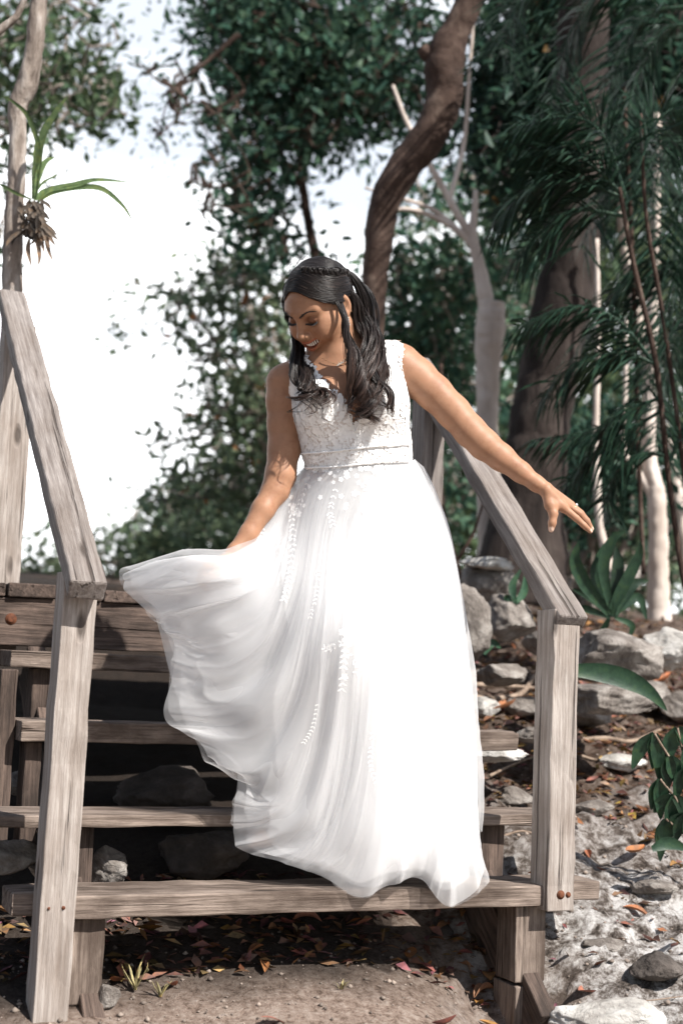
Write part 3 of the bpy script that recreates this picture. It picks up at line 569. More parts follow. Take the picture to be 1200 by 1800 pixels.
# ------------------------------------------------------------------ palms
def frond(mb, pts, d, Lmax, pairs=56, seed=0, width=0.0058, dz=0.0, sweep=0.55, droop=0.35):
    r = np.random.default_rng(seed+500); P = np.array([W(p[0], p[1], p[2] if len(p) > 2 else d) for p in pts]); path = catmull(P, 40)
    v, f = tube(path, np.linspace(0.008, 0.002, 40), 6); mb.add(v, f, 1.6)
    T = np.gradient(path, axis=0); T /= np.linalg.norm(T, axis=1)[:, None]
    for k in range(pairs):
        s = 0.14+0.86*(k+0.5)/pairs; i = min(39, int(s*39)); t = T[i]; side = np.cross(t, np.array([0.15*r.normal(), 0.15*r.normal(), 1.0])); side /= np.linalg.norm(side)+1e-9
        L = Lmax*(0.45+0.55*math.sin(math.pi*min(1, s*0.9+0.1)))*r.uniform(.85, 1.1)
        for sg in (-1, 1):
            dr = side*sg+t*sweep+np.array([0, 0, -0.05])+r.normal(0, .10, 3); dr /= np.linalg.norm(dr); n_ = np.cross(dr, t); n_ /= np.linalg.norm(n_)+1e-9; wv = np.cross(n_, dr)*width
            ps = [path[i]+dr*L*q+np.array([0, 0, -droop*L*q*q]) for q in (0, .35, .7, 1.0)]
            V = []; 
            for q, p_ in zip((0.35, 1.0, 0.8, 0.05), ps): V += [p_+wv*q, p_-wv*q]
            mb.add(np.array(V), [(0, 1, 3, 2), (2, 3, 5, 4), (4, 5, 7, 6)], r.uniform(.6, 1.6))
def palm(label, base_px, d, canes, fronds, seed):
    b = W(*base_px, d); b[2] = gz1(b[0], b[1]); t = empty('palm_tree', b, label, 'palm', 'understory palms on the right')
    for k, c in enumerate(canes):
        v, f = px_tube(c, d, sides=8, n=50, rough=0.08, seed=seed+k); mb = MB(); mb.add(v, f); mb.part('cane', M_BARK_BROWN, t)
    for k, fr in enumerate(fronds):
        mb = MB(); frond(mb, fr[0], d, fr[1], seed=seed*50+k, **(fr[2] if len(fr) > 2 else {})); mb.part('frond', M_PALM, t, smooth=False)
palm('dark feathery palm with arching fronds crossing the massive trunk', (1210, 1060), 5.3,
    [[(1215, 1080, 5), (1195, 990, 5), (1172, 820, 5), (1152, 640, 5), (1112, 460, 4.5), (1088, 330, 4)], [(1225, 1050, 4), (1200, 820, 4), (1165, 560, 4), (1135, 380, 3.5), (1125, 200, 3)]],
    [([(1100, 350), (1010, 318), (930, 335), (868, 385)], 0.34), ([(1095, 380), (1020, 370), (960, 400), (905, 450)], 0.30), ([(1100, 350), (1060, 240), (1000, 205), (900, 222)], 0.36), ([(1110, 330), (1150, 220), (1200, 190), (1290, 220)], 0.36),
     ([(1095, 345), (1050, 300), (1000, 270), (930, 265)], 0.30), ([(1150, 640), (1080, 560), (1000, 540), (905, 575)], 0.30), ([(1150, 640), (1090, 620), (1010, 640), (950, 700)], 0.30), ([(1160, 700), (1100, 720), (1040, 755), (930, 775)], 0.28), ([(1165, 720), (1100, 760), (1040, 800), (985, 860)], 0.24), ([(1150, 640), (1200, 560), (1260, 560), (1330, 600)], 0.34), ([(1170, 800), (1120, 800), (1080, 840), (1060, 900)], 0.2), ([(1172, 820), (1210, 740), (1250, 740), (1300, 780)], .3)], 1)
palm('tall palm with long hanging fronds along the right edge', (1260, 1080), 6.0,
    [[(1262, 1100, 6), (1240, 800, 6), (1225, 400, 5), (1210, 0, 5)], [(1130, 1010, 4), (1120, 760, 4), (1112, 480, 4), (1095, 150, 4)]],
    [([(1210, 10), (1130, 30), (1080, 130), (1062, 260)], 0.42), ([(1215, 40), (1160, 60), (1110, 160), (1100, 330)], 0.4), ([(1212, 0), (1080, -30), (1000, 60), (965, 190)], 0.42), ([(1220, 200), (1180, 240), (1150, 340), (1150, 480)], 0.36), ([(1225, 300), (1190, 380), (1185, 480), (1190, 600)], 0.36), ([(1230, 400), (1190, 470), (1160, 580), (1130, 680)], 0.34), ([(1210, 0), (1020, -60), (920, -10), (880, 90)], 0.42), ([(1235, 560), (1190, 600), (1160, 690), (1150, 800)], 0.32), ([(1220, 250), (1120, 250), (1060, 320), (1020, 440)], .36), ([(1230, 480), (1140, 470), (1070, 520), (1010, 620)], .34)], 2)

# ------------------------------------------------------------------ epiphyte on the slender trunk
def strap(pts, d, wpx, n=22, fold=0.5, tip=1.0, seed=0):
    """strap leaf through px points; returns verts/faces. width profile in px"""
    P = np.array([W(p[0], p[1], p[2] if len(p) > 2 else d) for p in pts]); path = catmull(P, n); T = np.gradient(path, axis=0); T /= np.linalg.norm(T, axis=1)[:, None]
    view = CF; s = np.cross(T, view); s /= np.linalg.norm(s, axis=1)[:, None]+1e-9
    q = np.linspace(0, 1, n); wd = wpx*d/FPX*np.minimum(1, 0.45+q*1.6)*np.clip((1-q)/0.45, 0, 1)**0.7*0.5+0.0006
    mid = path+view*0.25*wd[:, None]; V = np.stack([path-s*wd[:, None]*0.9-view*.2*wd[:, None], mid, path+s*wd[:, None]*0.9], 1).reshape(-1, 3)
    return V, grid_faces(n, 3)
eb = W(62, 350, 4.66)
ep = empty('epiphyte', eb, 'green strap leafed air plant growing on the slender tan trunk', 'air plant')
for pts, w_, c in (([(60, 350), (66, 300), (75, 240), (100, 195), (120, 168)], 15, 1.0), ([(58, 350), (60, 300), (68, 260), (50, 205), (25, 180), (8, 170)], 9, 0.9), ([(62, 352), (68, 310), (80, 285), (97, 276)], 13, 2.2),
                   ([(66, 352), (90, 333), (130, 325), (170, 316), (228, 320)], 11, 1.7), ([(68, 354), (95, 338), (140, 329), (180, 332), (215, 360), (234, 389)], 11, 1.3), ([(62, 350), (64, 320), (62, 280), (64, 245)], 10, 1.4), ([(60, 345), (75, 322), (105, 305)], 5, 1.5), ([(66, 352), (74, 338), (88, 330)], 9, 2.0), ([(55, 350), (30, 340), (8, 328), (-2, 322)], 6, 1.0)):
    v, f = strap(pts, 4.66, w_); mb = MB(); mb.add(v, f, np.array([1.6*c, 1.35*c, 1.0*c])); mb.part('leaf', M_LEAF, ep)
mb = MB(); r = np.random.default_rng(9)
for k in range(110):
    a = r.uniform(0, 2*np.pi); q = r.uniform(0, 1); c0 = (60+8*r.normal(), 350+q*58); c1 = (c0[0]+r.normal()*12+6, c0[1]+r.uniform(5, 30))
    v, f = strap([c0, ((c0[0]+c1[0])/2+r.normal()*5, (c0[1]+c1[1])/2), c1], 4.66+r.normal()*0.02, 5+4*r.random(), 8); mb.add(v, f, np.array([.75, 1.25, 1.9])*r.uniform(.15, 1.1))
mb.part('root_ball', M_DRY, ep)
for pts in ([(60, 400), (75, 395), (90, 420), (98, 432)], [(56, 415), (66, 425), (70, 450), (68, 468)], [(62, 405), (80, 415), (86, 440), (94, 460)], [(52, 420), (50, 440), (56, 470)], [(58, 412), (72, 420), (78, 445)]):
    v, f = strap(pts, 4.66, 9, 12); mb = MB(); mb.add(v, f, np.array([1.0, 1.5, 2.1])); mb.part('dead_leaf', M_DRY, ep)

# ------------------------------------------------------------------ rocks, plants, litter
def rock(px, py, wpx, hpx, label, d=None, seed=0, deep=0.8, mat=M_ROCK, flat=0.0, yaw=0.0, Y=None):
    """px,py = centre of what shows; rests on the terrain"""
    if Y is not None: c = at_axis(px, py, 1, Y)
    elif d is not None: c = W(px, py, d)
    else: c = on_ground(px, py+hpx*0.35)
    dd = float((c-CAM)@CF); a = wpx*dd/FPX/2; h = hpx*dd/FPX/2
    c = np.array(c); 
    if d is not None or Y is not None: pass
    else: c = c+np.array([0, 0, h*0.6])
    bm = bmesh.new(); bmesh.ops.create_icosphere(bm, subdivisions=5, radius=1.0); V = np.array([v.co[:] for v in bm.verts]); F = [[v.index for v in f.verts] for f in bm.faces]; bm.free()
    r = np.random.default_rng(seed+90)
    for _ in range(9):           # cut flat facets
        n_ = r.normal(0, 1, 3); n_ /= np.linalg.norm(n_); k = r.uniform(0.55, 0.85); q = V@n_; V = V-np.outer(np.maximum(0, q-k), n_)*0.9
    V = V*(1+0.20*vnoise(V, 1.6, seed, 4)[:, None]+0.10*vnoise(V, 6, seed+3, 5, .65)[:, None])
    V = V/np.abs(V).max(0)*np.array([a, a*deep, h]); cy, sy = math.cos(-0.394*0+YAW+yaw), math.sin(YAW+yaw)
    V = np.c_[V[:, 0]*cy-V[:, 1]*sy, V[:, 0]*sy+V[:, 1]*cy, V[:, 2]]
    o = link('rock', mesh(V, F, 'rock'), mat, None, label, 'rock', 'rocks around the stairs'); o.location = Vector(c); return o
M_ROCKDARK = noise_mat('dark_stone', [(0.30, (0.03, 0.026, 0.023)), (0.55, (0.10, 0.085, 0.075)), (0.78, (0.22, 0.195, 0.175))], scale=6, detail=12, rough=0.7, bump=1.0, bdist=0.03)  # darker stone colour, mainly on the rocks under the treads
M_ROCKPALE = noise_mat('pale_stone', [(0.30, (0.14, 0.12, 0.105)), (0.5, (0.42, 0.40, 0.37)), (0.72, (0.68, 0.67, 0.65))], scale=6, detail=12, rough=0.7, bump=1.0, bdist=0.03)
rock(862, 1022, 106, 84, 'rock with a bright white top right of the dress below the massive trunk', d=5.6, seed=1, mat=M_ROCK)
rock(858, 992, 108, 26, 'white weathered slab lying on top of the dark rock', d=5.55, seed=21, mat=M_ROCKPALE)
rock(822, 1105, 84, 160, 'tall grey boulder touching the right edge of the dress', d=5.0, seed=2)
rock(900, 1085, 100, 90, 'tan rough stone between grey boulder and right post', d=5.2, seed=3)
rock(1080, 1160, 190, 110, 'smooth grey slab right of the right post', d=4.9, seed=4)
rock(1060, 1228, 210, 56, 'long low stone under the big green leaf', d=4.7, seed=5)
rock(1180, 1140, 110, 80, 'pale crumbly stone at the right edge', d=5.1, seed=6, mat=M_ROCKPALE)
rock(878, 1185, 100, 44, 'flat stone with pale top above the third tread end', d=4.9, seed=7, mat=M_ROCK)
rock(865, 1325, 130, 34, 'flat pale stone below the end of the third tread', d=4.45, seed=8, mat=M_ROCKPALE)
rock(950, 1290, 120, 40, 'grey stone partly buried in leaves behind the right post', d=4.7, seed=9)
rock(1100, 1010, 70, 40, 'small far stone among plants at right', d=6.6, seed=17)
rock(960, 1130, 90, 50, 'brown stone behind the top of the right post', d=5.6, seed=18)
for k_, (a_, b_, w_, h_, lab_) in enumerate(((1000, 1140, 90, 60, 'rounded grey boulder just behind the top of the right post'), (1130, 1215, 120, 60, 'grey broken block under the pale crumbly stone'), (920, 1240, 70, 36, 'small grey stone beside the curved root'), (1020, 1255, 110, 40, 'flat grey slab below the long low stone'), (850, 1240, 60, 36, 'small pale stone at the end of the fourth tread'), (1090, 1340, 90, 36, 'half buried pale stone among brown leaves'), (1040, 1420, 80, 34, 'half buried pitted stone right of the right post'), (1150, 1560, 90, 34, 'pitted limestone lump at the right edge'), (1060, 1660, 80, 30, 'grey limestone lump near the foot of the right post'), (1150, 1700, 110, 60, 'dark hollowed limestone lump at bottom right'), (905, 1400, 70, 40, 'grey stone seen between dress and right post'), (960, 1050, 60, 40, 'dark stone beside the handrail foot'), (1190, 1240, 80, 60, 'grey stone behind the low bush'))):
    rock(a_, b_, w_, h_, lab_, seed=200+k_, mat=M_ROCKPALE if k_ in (4, 5) else (M_ROCKDARK if k_ in (9, 11) else M_ROCK))
rock(190, 1520, 90, 72, 'sunlit rounded stone behind the lowest tread near left post', Y=0.36, seed=10)
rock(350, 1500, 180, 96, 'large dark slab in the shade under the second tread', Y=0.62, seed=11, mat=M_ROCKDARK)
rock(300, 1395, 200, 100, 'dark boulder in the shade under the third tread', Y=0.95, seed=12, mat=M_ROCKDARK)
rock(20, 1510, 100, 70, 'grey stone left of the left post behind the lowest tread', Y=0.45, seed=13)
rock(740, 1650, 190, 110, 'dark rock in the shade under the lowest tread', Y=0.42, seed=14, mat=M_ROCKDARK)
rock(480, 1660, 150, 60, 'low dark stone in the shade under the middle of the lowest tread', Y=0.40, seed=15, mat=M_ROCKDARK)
rock(40, 1380, 60, 50, 'pale stone in the shade behind the left supports', Y=0.8, seed=16)
rock(1090, 1790, 260, 70, 'pale flat limestone outcrop at the bottom right corner', Y=-0.12, seed=19, mat=M_ROCKPALE, deep=.5)
rock(190, 1752, 44, 50, 'small pale stone beside the left support block', Y=0.02, seed=20, mat=M_ROCK)

def dry_leaf(c, size, yaw, seed, label=None, lift=0.01, tilt=0.35):
    r = np.random.default_rng(seed); n = 9; q = np.linspace(0, 1, n); wd = np.sin(np.pi*np.clip(q*0.96+0.02, 0, 1))**0.8*r.uniform(.17, .26); curl = r.uniform(-.9, .9); cup = r.uniform(.1, .8)
    V = []
    for i in range(n):
        for j in (-1, -.5, 0, .5, 1): V.append([q[i]-.5, wd[i]*j*math.cos(cup*j), wd[i]*abs(j)*math.sin(cup*abs(j))*1.2+curl*(q[i]-.5)**2*.8])
    V = np.array(V)*size; me = mesh(V-[0, 0, V[:, 2].min()], grid_faces(n, 5), 'dry_leaf', np.array([r.uniform(.35, 1.7)*np.array([1, r.uniform(.75, 1.15), r.uniform(.6, 1.3)])]*len(V)))
    o = link('dry_leaf', me, M_DRY, None, label or LL, 'leaf', 'dry leaves scattered over the ground'); o.location = Vector((c[0], c[1], c[2]+lift)); o.rotation_euler = (r.uniform(-tilt, tilt), r.uniform(-tilt, tilt), yaw); return o
LL = 'small curled brown dry leaf lying in the loose litter around the stairs'
r = np.random.default_rng(31); k = 0
while k < 240:
    u = r.random()
    if u < .70: x, y = r.uniform(1.0, 3.3), abs(r.normal(0.9, .8))
    elif u < .86: x, y = r.uniform(0.0, 1.3), r.uniform(.05, .55)
    elif u > .95: x, y = r.uniform(-.5, 1.5), r.uniform(-.4, 0)
    else: x, y = r.uniform(1.2, 3.0), r.uniform(.5, 2.2)
    if x > 1.2 and y < 0.35 and r.random() < .6: continue
    dry_leaf((x, y, gz1(x, y)), r.uniform(.035, .08), r.uniform(0, 6.3), 700+k); k += 1
for (px, py, s, lab) in ((890, 1252, .17, 'large tan dry leaf beside the third tread end'), (1030, 1275, .14, 'pale tan dry leaf right of the right post'), (850, 1760, .08, 'orange dry leaf standing on the dirt beside the right support'), (1035, 1760, .10, 'curled orange leaf on the pale limestone at bottom right'),
                         (260, 1648, .09, 'bright rust leaf in the shade under the lowest tread'), (12, 1618, .08, 'orange leaf at the left edge beside the left post'), (1115, 1510, .10, 'rust leaf on the limestone right of the post'), (1165, 1205, .13, 'tan curled leaf near the right edge by the pale stone')):
    c = on_ground(px, py); dry_leaf(c, s, 0.4, int(px+py), lab, lift=0.02)
def stick(pts, rpx, label, d=None, seed=0):
    P = [on_ground(p[0], p[1])+np.array([0, 0, 0.015]) if d is None else W(p[0], p[1], d) for p in pts]; dd = float((P[0]-CAM)@CF)
    v, f = tube(catmull(P, 30), np.linspace(rpx, rpx*.6, 30)*dd/FPX, 8, rough=.25, seed=seed); thing_mesh('stick', v, f, M_STICK, label, 'stick', 'sticks and roots on the slope')
stick([(815, 1232), (870, 1236), (915, 1226), (938, 1195)], 7, 'curved grey root lying left of the right post')
stick([(1000, 1312), (1060, 1305), (1110, 1310), (1160, 1290)], 5, 'long pale stick lying right of the right post')
stick([(820, 1210), (880, 1212), (940, 1216)], 5, 'straight grey stick above the curved root')
stick([(860, 1372), (900, 1352), (945, 1335)], 3, 'thin brown twig slanting below the third tread end')
stick([(1000, 1330), (1060, 1345), (1130, 1332)], 3, 'thin twig among brown leaves right of the post')
stick([(1070, 1765), (1130, 1770), (1200, 1762)], 1.5, 'thin straw on the limestone at bottom right')
stick([(880, 1480), (915, 1470), (950, 1478)], 2.5, 'short twig under the second tread by the right post')
stick([(30, 1480), (70, 1470), (120, 1455)], 3, 'dark twig behind the left post')
# fine leaf litter nobody could count
r = np.random.default_rng(61); n_ = 11000
lx = np.r_[r.uniform(1.15, 4.2, 9500), r.uniform(-.3, 1.2, 1100)]; ly = np.r_[np.abs(r.normal(1.4, .9, 9500)), r.uniform(.12, .6, 1100)]
kp = vnoise(np.c_[lx, ly, 0*lx], 2.2, 9, 3) > -.18-.25*np.clip(ly-.6, 0, 1); lx, ly = lx[kp], ly[kp]
kp = ~((lx > 1.2) & (ly < .45) & (r.random(len(lx)) < .75)); lx, ly = lx[kp], ly[kp]
lz = ground_full(lx, ly)+.006; C = np.c_[lx, ly, lz]; sz = r.uniform(.018, .06, len(C)); d = r.normal(0, 1, (len(C), 3)); d[:, 2] *= .25; d /= np.linalg.norm(d, axis=1)[:, None]; s_ = np.cross(d, r.normal(0, .35, (len(C), 3))+[0, 0, 1]); s_ /= np.linalg.norm(s_, axis=1)[:, None]
up_ = np.array([0, 0, 1.0]); wd_ = sz*r.uniform(.12, .28, len(C)); h_ = sz*r.uniform(.0, .25, len(C))
V = np.stack([C-d*sz[:, None]/2, C+s_*wd_[:, None]+up_*h_[:, None], C+d*sz[:, None]/2+up_*(h_*.6)[:, None], C-s_*wd_[:, None]+up_*h_[:, None]*.7], 1).reshape(-1, 3); b_ = np.arange(len(C))*4
tn = r.uniform(.25, 1.5, len(C))[:, None]*np.stack([np.ones(len(C)), r.uniform(.8, 1.5, len(C)), r.uniform(.7, 2.2, len(C))], 1)
thing_mesh('leaf_litter', V, np.r_[np.c_[b_, b_+1, b_+2], np.c_[b_, b_+2, b_+3]], M_DRY, 'fine brown leaf litter covering the slope and the hollow under the steps', 'leaf litter', tint=np.repeat(tn, 4, 0), kind='stuff', smooth=False)
# loose grit and pebbles
r = np.random.default_rng(62); n_ = 5200
lx = r.uniform(-.7, 3.0, n_); ly = np.where(r.random(n_) < .6, r.uniform(-.6, .25, n_), r.uniform(-.5, 1.4, n_)); kp = (ly < .3) | (lx > 1.2); lx, ly = lx[kp], ly[kp]; sz = .0018+.009*r.random(len(lx))**4.5; C = np.c_[lx, ly, ground_full(lx, ly)+sz*.3]
O = np.array([[1, 0, 0], [-1, 0, 0], [0, 1, 0], [0, -1, 0], [0, 0, .7], [0, 0, -.7]]); V = (C[:, None, :]+(O[None]*r.uniform(.6, 1.3, (len(C), 6, 1)))*sz[:, None, None]).reshape(-1, 3); b_ = np.arange(len(C))*6
F = np.vstack([np.c_[b_+i, b_+j, b_+k] for i, j, k in ((0, 2, 4), (2, 1, 4), (1, 3, 4), (3, 0, 4), (2, 0, 5), (1, 2, 5), (3, 1, 5), (0, 3, 5))])
tn = r.uniform(.5, 1.6, len(C))[:, None]*np.ones((1, 3)); M_GRIT = plain('grit', (.19, .155, .13), .9, 0, .2, True)
thing_mesh('gravel', V, F, M_GRIT, 'loose grit and small pebbles on the bare dirt', 'gravel', tint=np.repeat(tn, 6, 0), kind='stuff', smooth=False)
# broad-leaved plants on the right
def plant(name, label, leaves, d, mat=M_PLANT, cat='plant', tone=1.0, stem=True):
    b = W(leaves[0][0][0][0], leaves[0][0][0][1], d); g = gz1(b[0], b[1]); b[2] = min(b[2], max(g, b[2]-.5)); t = empty(name, b, label, cat, 'leafy plants right of the stairs')
    r = np.random.default_rng(int(d*1000))
    for pts, w_ in leaves:
        v, f = strap([(p[0], p[1], d+r.normal()*0.0+0.04*i*(1 if len(pts) % 2 else -1)*0.3) for i, p in enumerate(pts)], d, w_); mb = MB(); mb.add(v, f, tone*r.uniform(.7, 1.5)); mb.part('leaf', mat, t)
    return t
plant('strap_plant', 'dark glossy strap leaf arching out from behind the right post', [([(985, 1178), (1040, 1180), (1095, 1192), (1140, 1216), (1172, 1250)], 38)], 4.35)
plant('rosette_plant', 'clump of long dark green leaves right of the handrail end', [([(1070, 1080), (1030, 1030), (1010, 985), (1018, 950)], 26), ([(1075, 1080), (1060, 1000), (1075, 950), (1100, 930)], 22), ([(1075, 1085), (1085, 1000), (1082, 960)], 24), ([(1078, 1085), (1110, 1030), (1140, 1020)], 20), ([(1075, 1080), (1040, 1050), (1005, 1035)], 20), ([(1078, 1080), (1120, 1050), (1136, 1090)], 18), ([(1070, 1080), (1090, 1040), (1120, 980), (1125, 950)], 22), ([(1072, 1080), (1045, 1010), (1060, 955)], 18), ([(1072, 1085), (1020, 1070), (1000, 1100)], 14), ([(1070, 1085), (1060, 1105), (1040, 1125)], 12), ([(1080, 1085), (1110, 1100), (1100, 1130)], 12)], 5.1)
bl = []
r = np.random.default_rng(8)
for (x0, y0) in ((1150, 1290), (1175, 1330), (1190, 1280), (1160, 1370), (1185, 1400), (1170, 1440), (1205, 1350), (1210, 1430), (1215, 1300)):
    for j in range(3):
        a = r.uniform(.9, 2.6); L = r.uniform(50, 85); bl.append(([(x0, y0), (x0+math.cos(a)*L*.5, y0+math.sin(a)*L*.4), (x0+math.cos(a)*L*.8, y0+math.sin(a)*L)], r.uniform(24, 34)))
pt = plant('broad_leaf_bush', 'low bush with dark drooping oval leaves at the right edge', bl, 4.05)
mb = MB()
for (x0, y0) in ((1150, 1290), (1190, 1280), (1160, 1370), (1185, 1400), (1170, 1440)):
    v, f = tube(catmull([W(1230, 1520, 4.1), W(1215, (1520+y0)/2, 4.1), W(x0, y0, 4.05)], 14), np.linspace(.006, .003, 14), 6); mb.add(v, f)
mb.part('stem', M_STICK, pt)
plant('fallen_green_leaf', 'dark green leaf lying on the limestone below the bush', [([(1145, 1492), (1175, 1482), (1215, 1496)], 24)], 4.0)
plant('young_plant', 'small plant with pointed dark leaves beside the tan stone', [([(905, 1060), (900, 1030), (915, 1000)], 14), ([(905, 1060), (920, 1040), (922, 1010)], 14), ([(905, 1062), (890, 1050), (900, 1075)], 12), ([(850, 1150), (865, 1130), (880, 1140)], 14)], 5.15, tone=2.0)
# grass tufts on the dirt
def tuft(px, py, label, n_, hpx, seed):
    c = on_ground(px, py); dd = float((c-CAM)@CF); r = np.random.default_rng(seed); mb = MB()
    for k in range(n_):
        a = r.uniform(0, 6.3); L = hpx*dd/FPX*r.uniform(.5, 1.1); dr = np.array([math.cos(a), math.sin(a), 0]); p = np.array([c+dr*q*L*r.uniform(.3, .7)+np.array([0, 0, L*(q-.35*q*q)]) for q in (0, .4, .75, 1)]); p = catmull(p, 8); s_ = np.cross(dr, [0, 0, 1])*0.0035
        q = np.linspace(1, .1, 8)[:, None]; V = np.stack([p-s_*q, p+s_*q], 1).reshape(-1, 3); mb.add(V, grid_faces(8, 2), np.array([1.4, 2.5, 2.4])*r.uniform(.5, 1.5))
    mb.thing('grass_tuft', M_DRY, label, 'grass', 'grass tufts on the dirt')
tuft(238, 1740, 'thin dry grass tuft beside the left support block', 14, 75, 1); tuft(282, 1752, 'small grass tuft on the dirt under the lowest tread', 9, 50, 2); tuft(600, 1745, 'sparse dry grass tuft in the middle of the dirt', 8, 34, 3)
# ------------------------------------------------------------------ the bride
DW = 3.62
def S(px, py, w=0.0):             # photo pixel + depth offset -> camera frame (u right, v up, w away)
    k = (DW+w)/FPX
    return np.array([(px-600)*k, (900-py)*k, w])
def to_world(P):
    P = np.asarray(P, float); return CAM + P[:, :1]*CR + P[:, 1:2]*CU + (P[:, 2:3]+DW)*CF
HS = 0.955
def hrot(y, p, r_):
    M = np.array([[1, 0, 0], [0, 0, 1], [0, -1, 0]], float)
    Ry = np.array([[np.cos(y), 0, np.sin(y)], [0, 1, 0], [-np.sin(y), 0, np.cos(y)]]); Rx = np.array([[1, 0, 0], [0, np.cos(p), -np.sin(p)], [0, np.sin(p), np.cos(p)]])
    Rz = np.array([[np.cos(r_), -np.sin(r_), 0], [np.sin(r_), np.cos(r_), 0], [0, 0, 1]]); return Rz @ Ry @ Rx @ M
HR = hrot(0.69, -0.75, -0.10)
HT = np.array([-0.0525, 0.5215, 0.0])
def H(x, y, z):                   # head frame (her left, forward, up) -> camera frame
    return HR @ (np.array([x, y, z])*HS)+HT
def Hinv(P): return ((np.asarray(P)-HT) @ HR)/HS

class Field:
    def __init__(s, us, vs, ws):
        s.a = [us.astype(np.float32), vs.astype(np.float32), ws.astype(np.float32)]; s.F = np.full((len(us), len(vs), len(ws)), 0.08, np.float32)
    def _sl(s, lo, hi):
        return tuple(slice(max(0, np.searchsorted(a, l_)-1), min(len(a), np.searchsorted(a, h_)+1)) for a, l_, h_ in zip(s.a, lo, hi))
    def _blend(s, sl, d, k, op):
        A = s.F[sl]
        if op == 'add': h = np.maximum(k-np.abs(A-d), 0); s.F[sl] = np.minimum(A, d)-h*h*(0.25/k)
        else: d = -d; h = np.maximum(k-np.abs(A-d), 0); s.F[sl] = np.maximum(A, d)+h*h*(0.25/k)
    def cone(s, a, b, ra, rb, k=0.01, op='add'):
        a = np.asarray(a, np.float32); b = np.asarray(b, np.float32); R = max(ra, rb)+k+0.012
        sl = s._sl(np.minimum(a, b)-R, np.maximum(a, b)+R)
        X = s.a[0][sl[0]][:, None, None]; Y = s.a[1][sl[1]][None, :, None]; Z = s.a[2][sl[2]][None, None, :]
        d = b-a; L2 = float(d@d)+1e-9
        t = np.clip(((X-a[0])*d[0]+(Y-a[1])*d[1]+(Z-a[2])*d[2])/L2, 0, 1)
        D = np.sqrt((X-a[0]-t*d[0])**2+(Y-a[1]-t*d[1])**2+(Z-a[2]-t*d[2])**2)-(ra+t*(rb-ra)); s._blend(sl, D, k, op)
    def chain(s, pts, rs, k=0.01, op='add'):
        for i in range(len(pts)-1): s.cone(pts[i], pts[i+1], rs[i], rs[i+1], k, op)
    def ell(s, c, R, rad, k=0.01, op='add'):
        """ellipsoid; R columns = its axes in the field frame"""
        c = np.asarray(c, np.float32); rad = np.asarray(rad, np.float32); m_ = max(rad)+k+0.012; sl = s._sl(c-m_, c+m_)
        X = s.a[0][sl[0]][:, None, None]-c[0]; Y = s.a[1][sl[1]][None, :, None]-c[1]; Z = s.a[2][sl[2]][None, None, :]-c[2]
        q = [(X*R[0, i]+Y*R[1, i]+Z*R[2, i]) for i in range(3)]
        k0 = np.sqrt(sum((q[i]/rad[i])**2 for i in range(3))); k1 = np.sqrt(sum((q[i]/rad[i]**2)**2 for i in range(3)))+1e-6
        s._blend(sl, k0*(k0-1)/k1, k, op)
def surface_nets(F, ax):
    ins = F < 0; nx, ny, nz_ = F.shape
    c = [ins[i:nx-1+i, j:ny-1+j, k:nz_-1+k] for i in (0, 1) for j in (0, 1) for k in (0, 1)]
    al = c[0].copy(); an = c[0].copy()
    for q in c[1:]: al &= q; an |= q
    cell = an & ~al; idx = np.argwhere(cell); vid = np.full(cell.shape, -1, np.int32); vid[tuple(idx.T)] = np.arange(len(idx))
    P = np.zeros((len(idx), 3)); N = np.zeros(len(idx)); off = [(i, j, k) for i in (0, 1) for j in (0, 1) for k in (0, 1)]
    X = [np.asarray(a, float) for a in ax]
    pos = lambda o: np.stack([X[t][idx[:, t]+o[t]] for t in range(3)], 1)
    for o1 in off:
        for t in range(3):
            if o1[t] == 0:
                o2 = list(o1); o2[t] = 1
                f1 = F[idx[:, 0]+o1[0], idx[:, 1]+o1[1], idx[:, 2]+o1[2]]; f2 = F[idx[:, 0]+o2[0], idx[:, 1]+o2[1], idx[:, 2]+o2[2]]
                m_ = (f1 < 0) != (f2 < 0); tt = (f1/(f1-f2+1e-12))[:, None]; e = pos(o1)*(1-tt)+pos(o2)*tt; P[m_] += e[m_]; N += m_
    P /= N[:, None]; faces = []
    for t in range(3):
        s1 = [slice(None)]*3; s2 = [slice(None)]*3; s1[t] = slice(0, -1); s2[t] = slice(1, None); A = ins[tuple(s1)]; B = ins[tuple(s2)]
        u, v = [(1, 2), (2, 0), (0, 1)][t]
        E = np.argwhere(A != B); ok = (E[:, u] > 0) & (E[:, v] > 0) & (E[:, u] < vid.shape[u]) & (E[:, v] < vid.shape[v]) & (E[:, t] < vid.shape[t]); E = E[ok]
        def g(du, dv):
            q = E.copy(); q[:, u] -= du; q[:, v] -= dv; return vid[tuple(q.T)]
        Q = np.stack([g(1, 1), g(0, 1), g(0, 0), g(1, 0)], 1); fl = ~A[tuple(E.T)]; Q[fl] = Q[fl][:, ::-1]; faces.append(Q[(Q >= 0).all(1)])
    return P, np.vstack(faces)
def smooth_mesh(P, Fc, it=2, lam=0.5, w=None):
    e = np.vstack([Fc[:, [0, 1]], Fc[:, [1, 2]], Fc[:, [2, 3]], Fc[:, [3, 0]]]); n_ = len(P); deg = np.bincount(e.ravel(), minlength=n_)
    for _ in range(it):
        acc = np.stack([np.bincount(e[:, 0], P[e[:, 1], k], n_)+np.bincount(e[:, 1], P[e[:, 0], k], n_) for k in range(3)], 1)
        d = acc/np.maximum(deg, 1)[:, None]-P; P = P+(lam*d if w is None else lam*d*w[:, None])
    return P
def axis_mix(lo, hi, f0, f1, coarse, fine):
    return np.unique(np.round(np.r_[np.arange(lo, f0, coarse), np.arange(f0, f1, fine), np.arange(f1, hi, coarse)], 5))
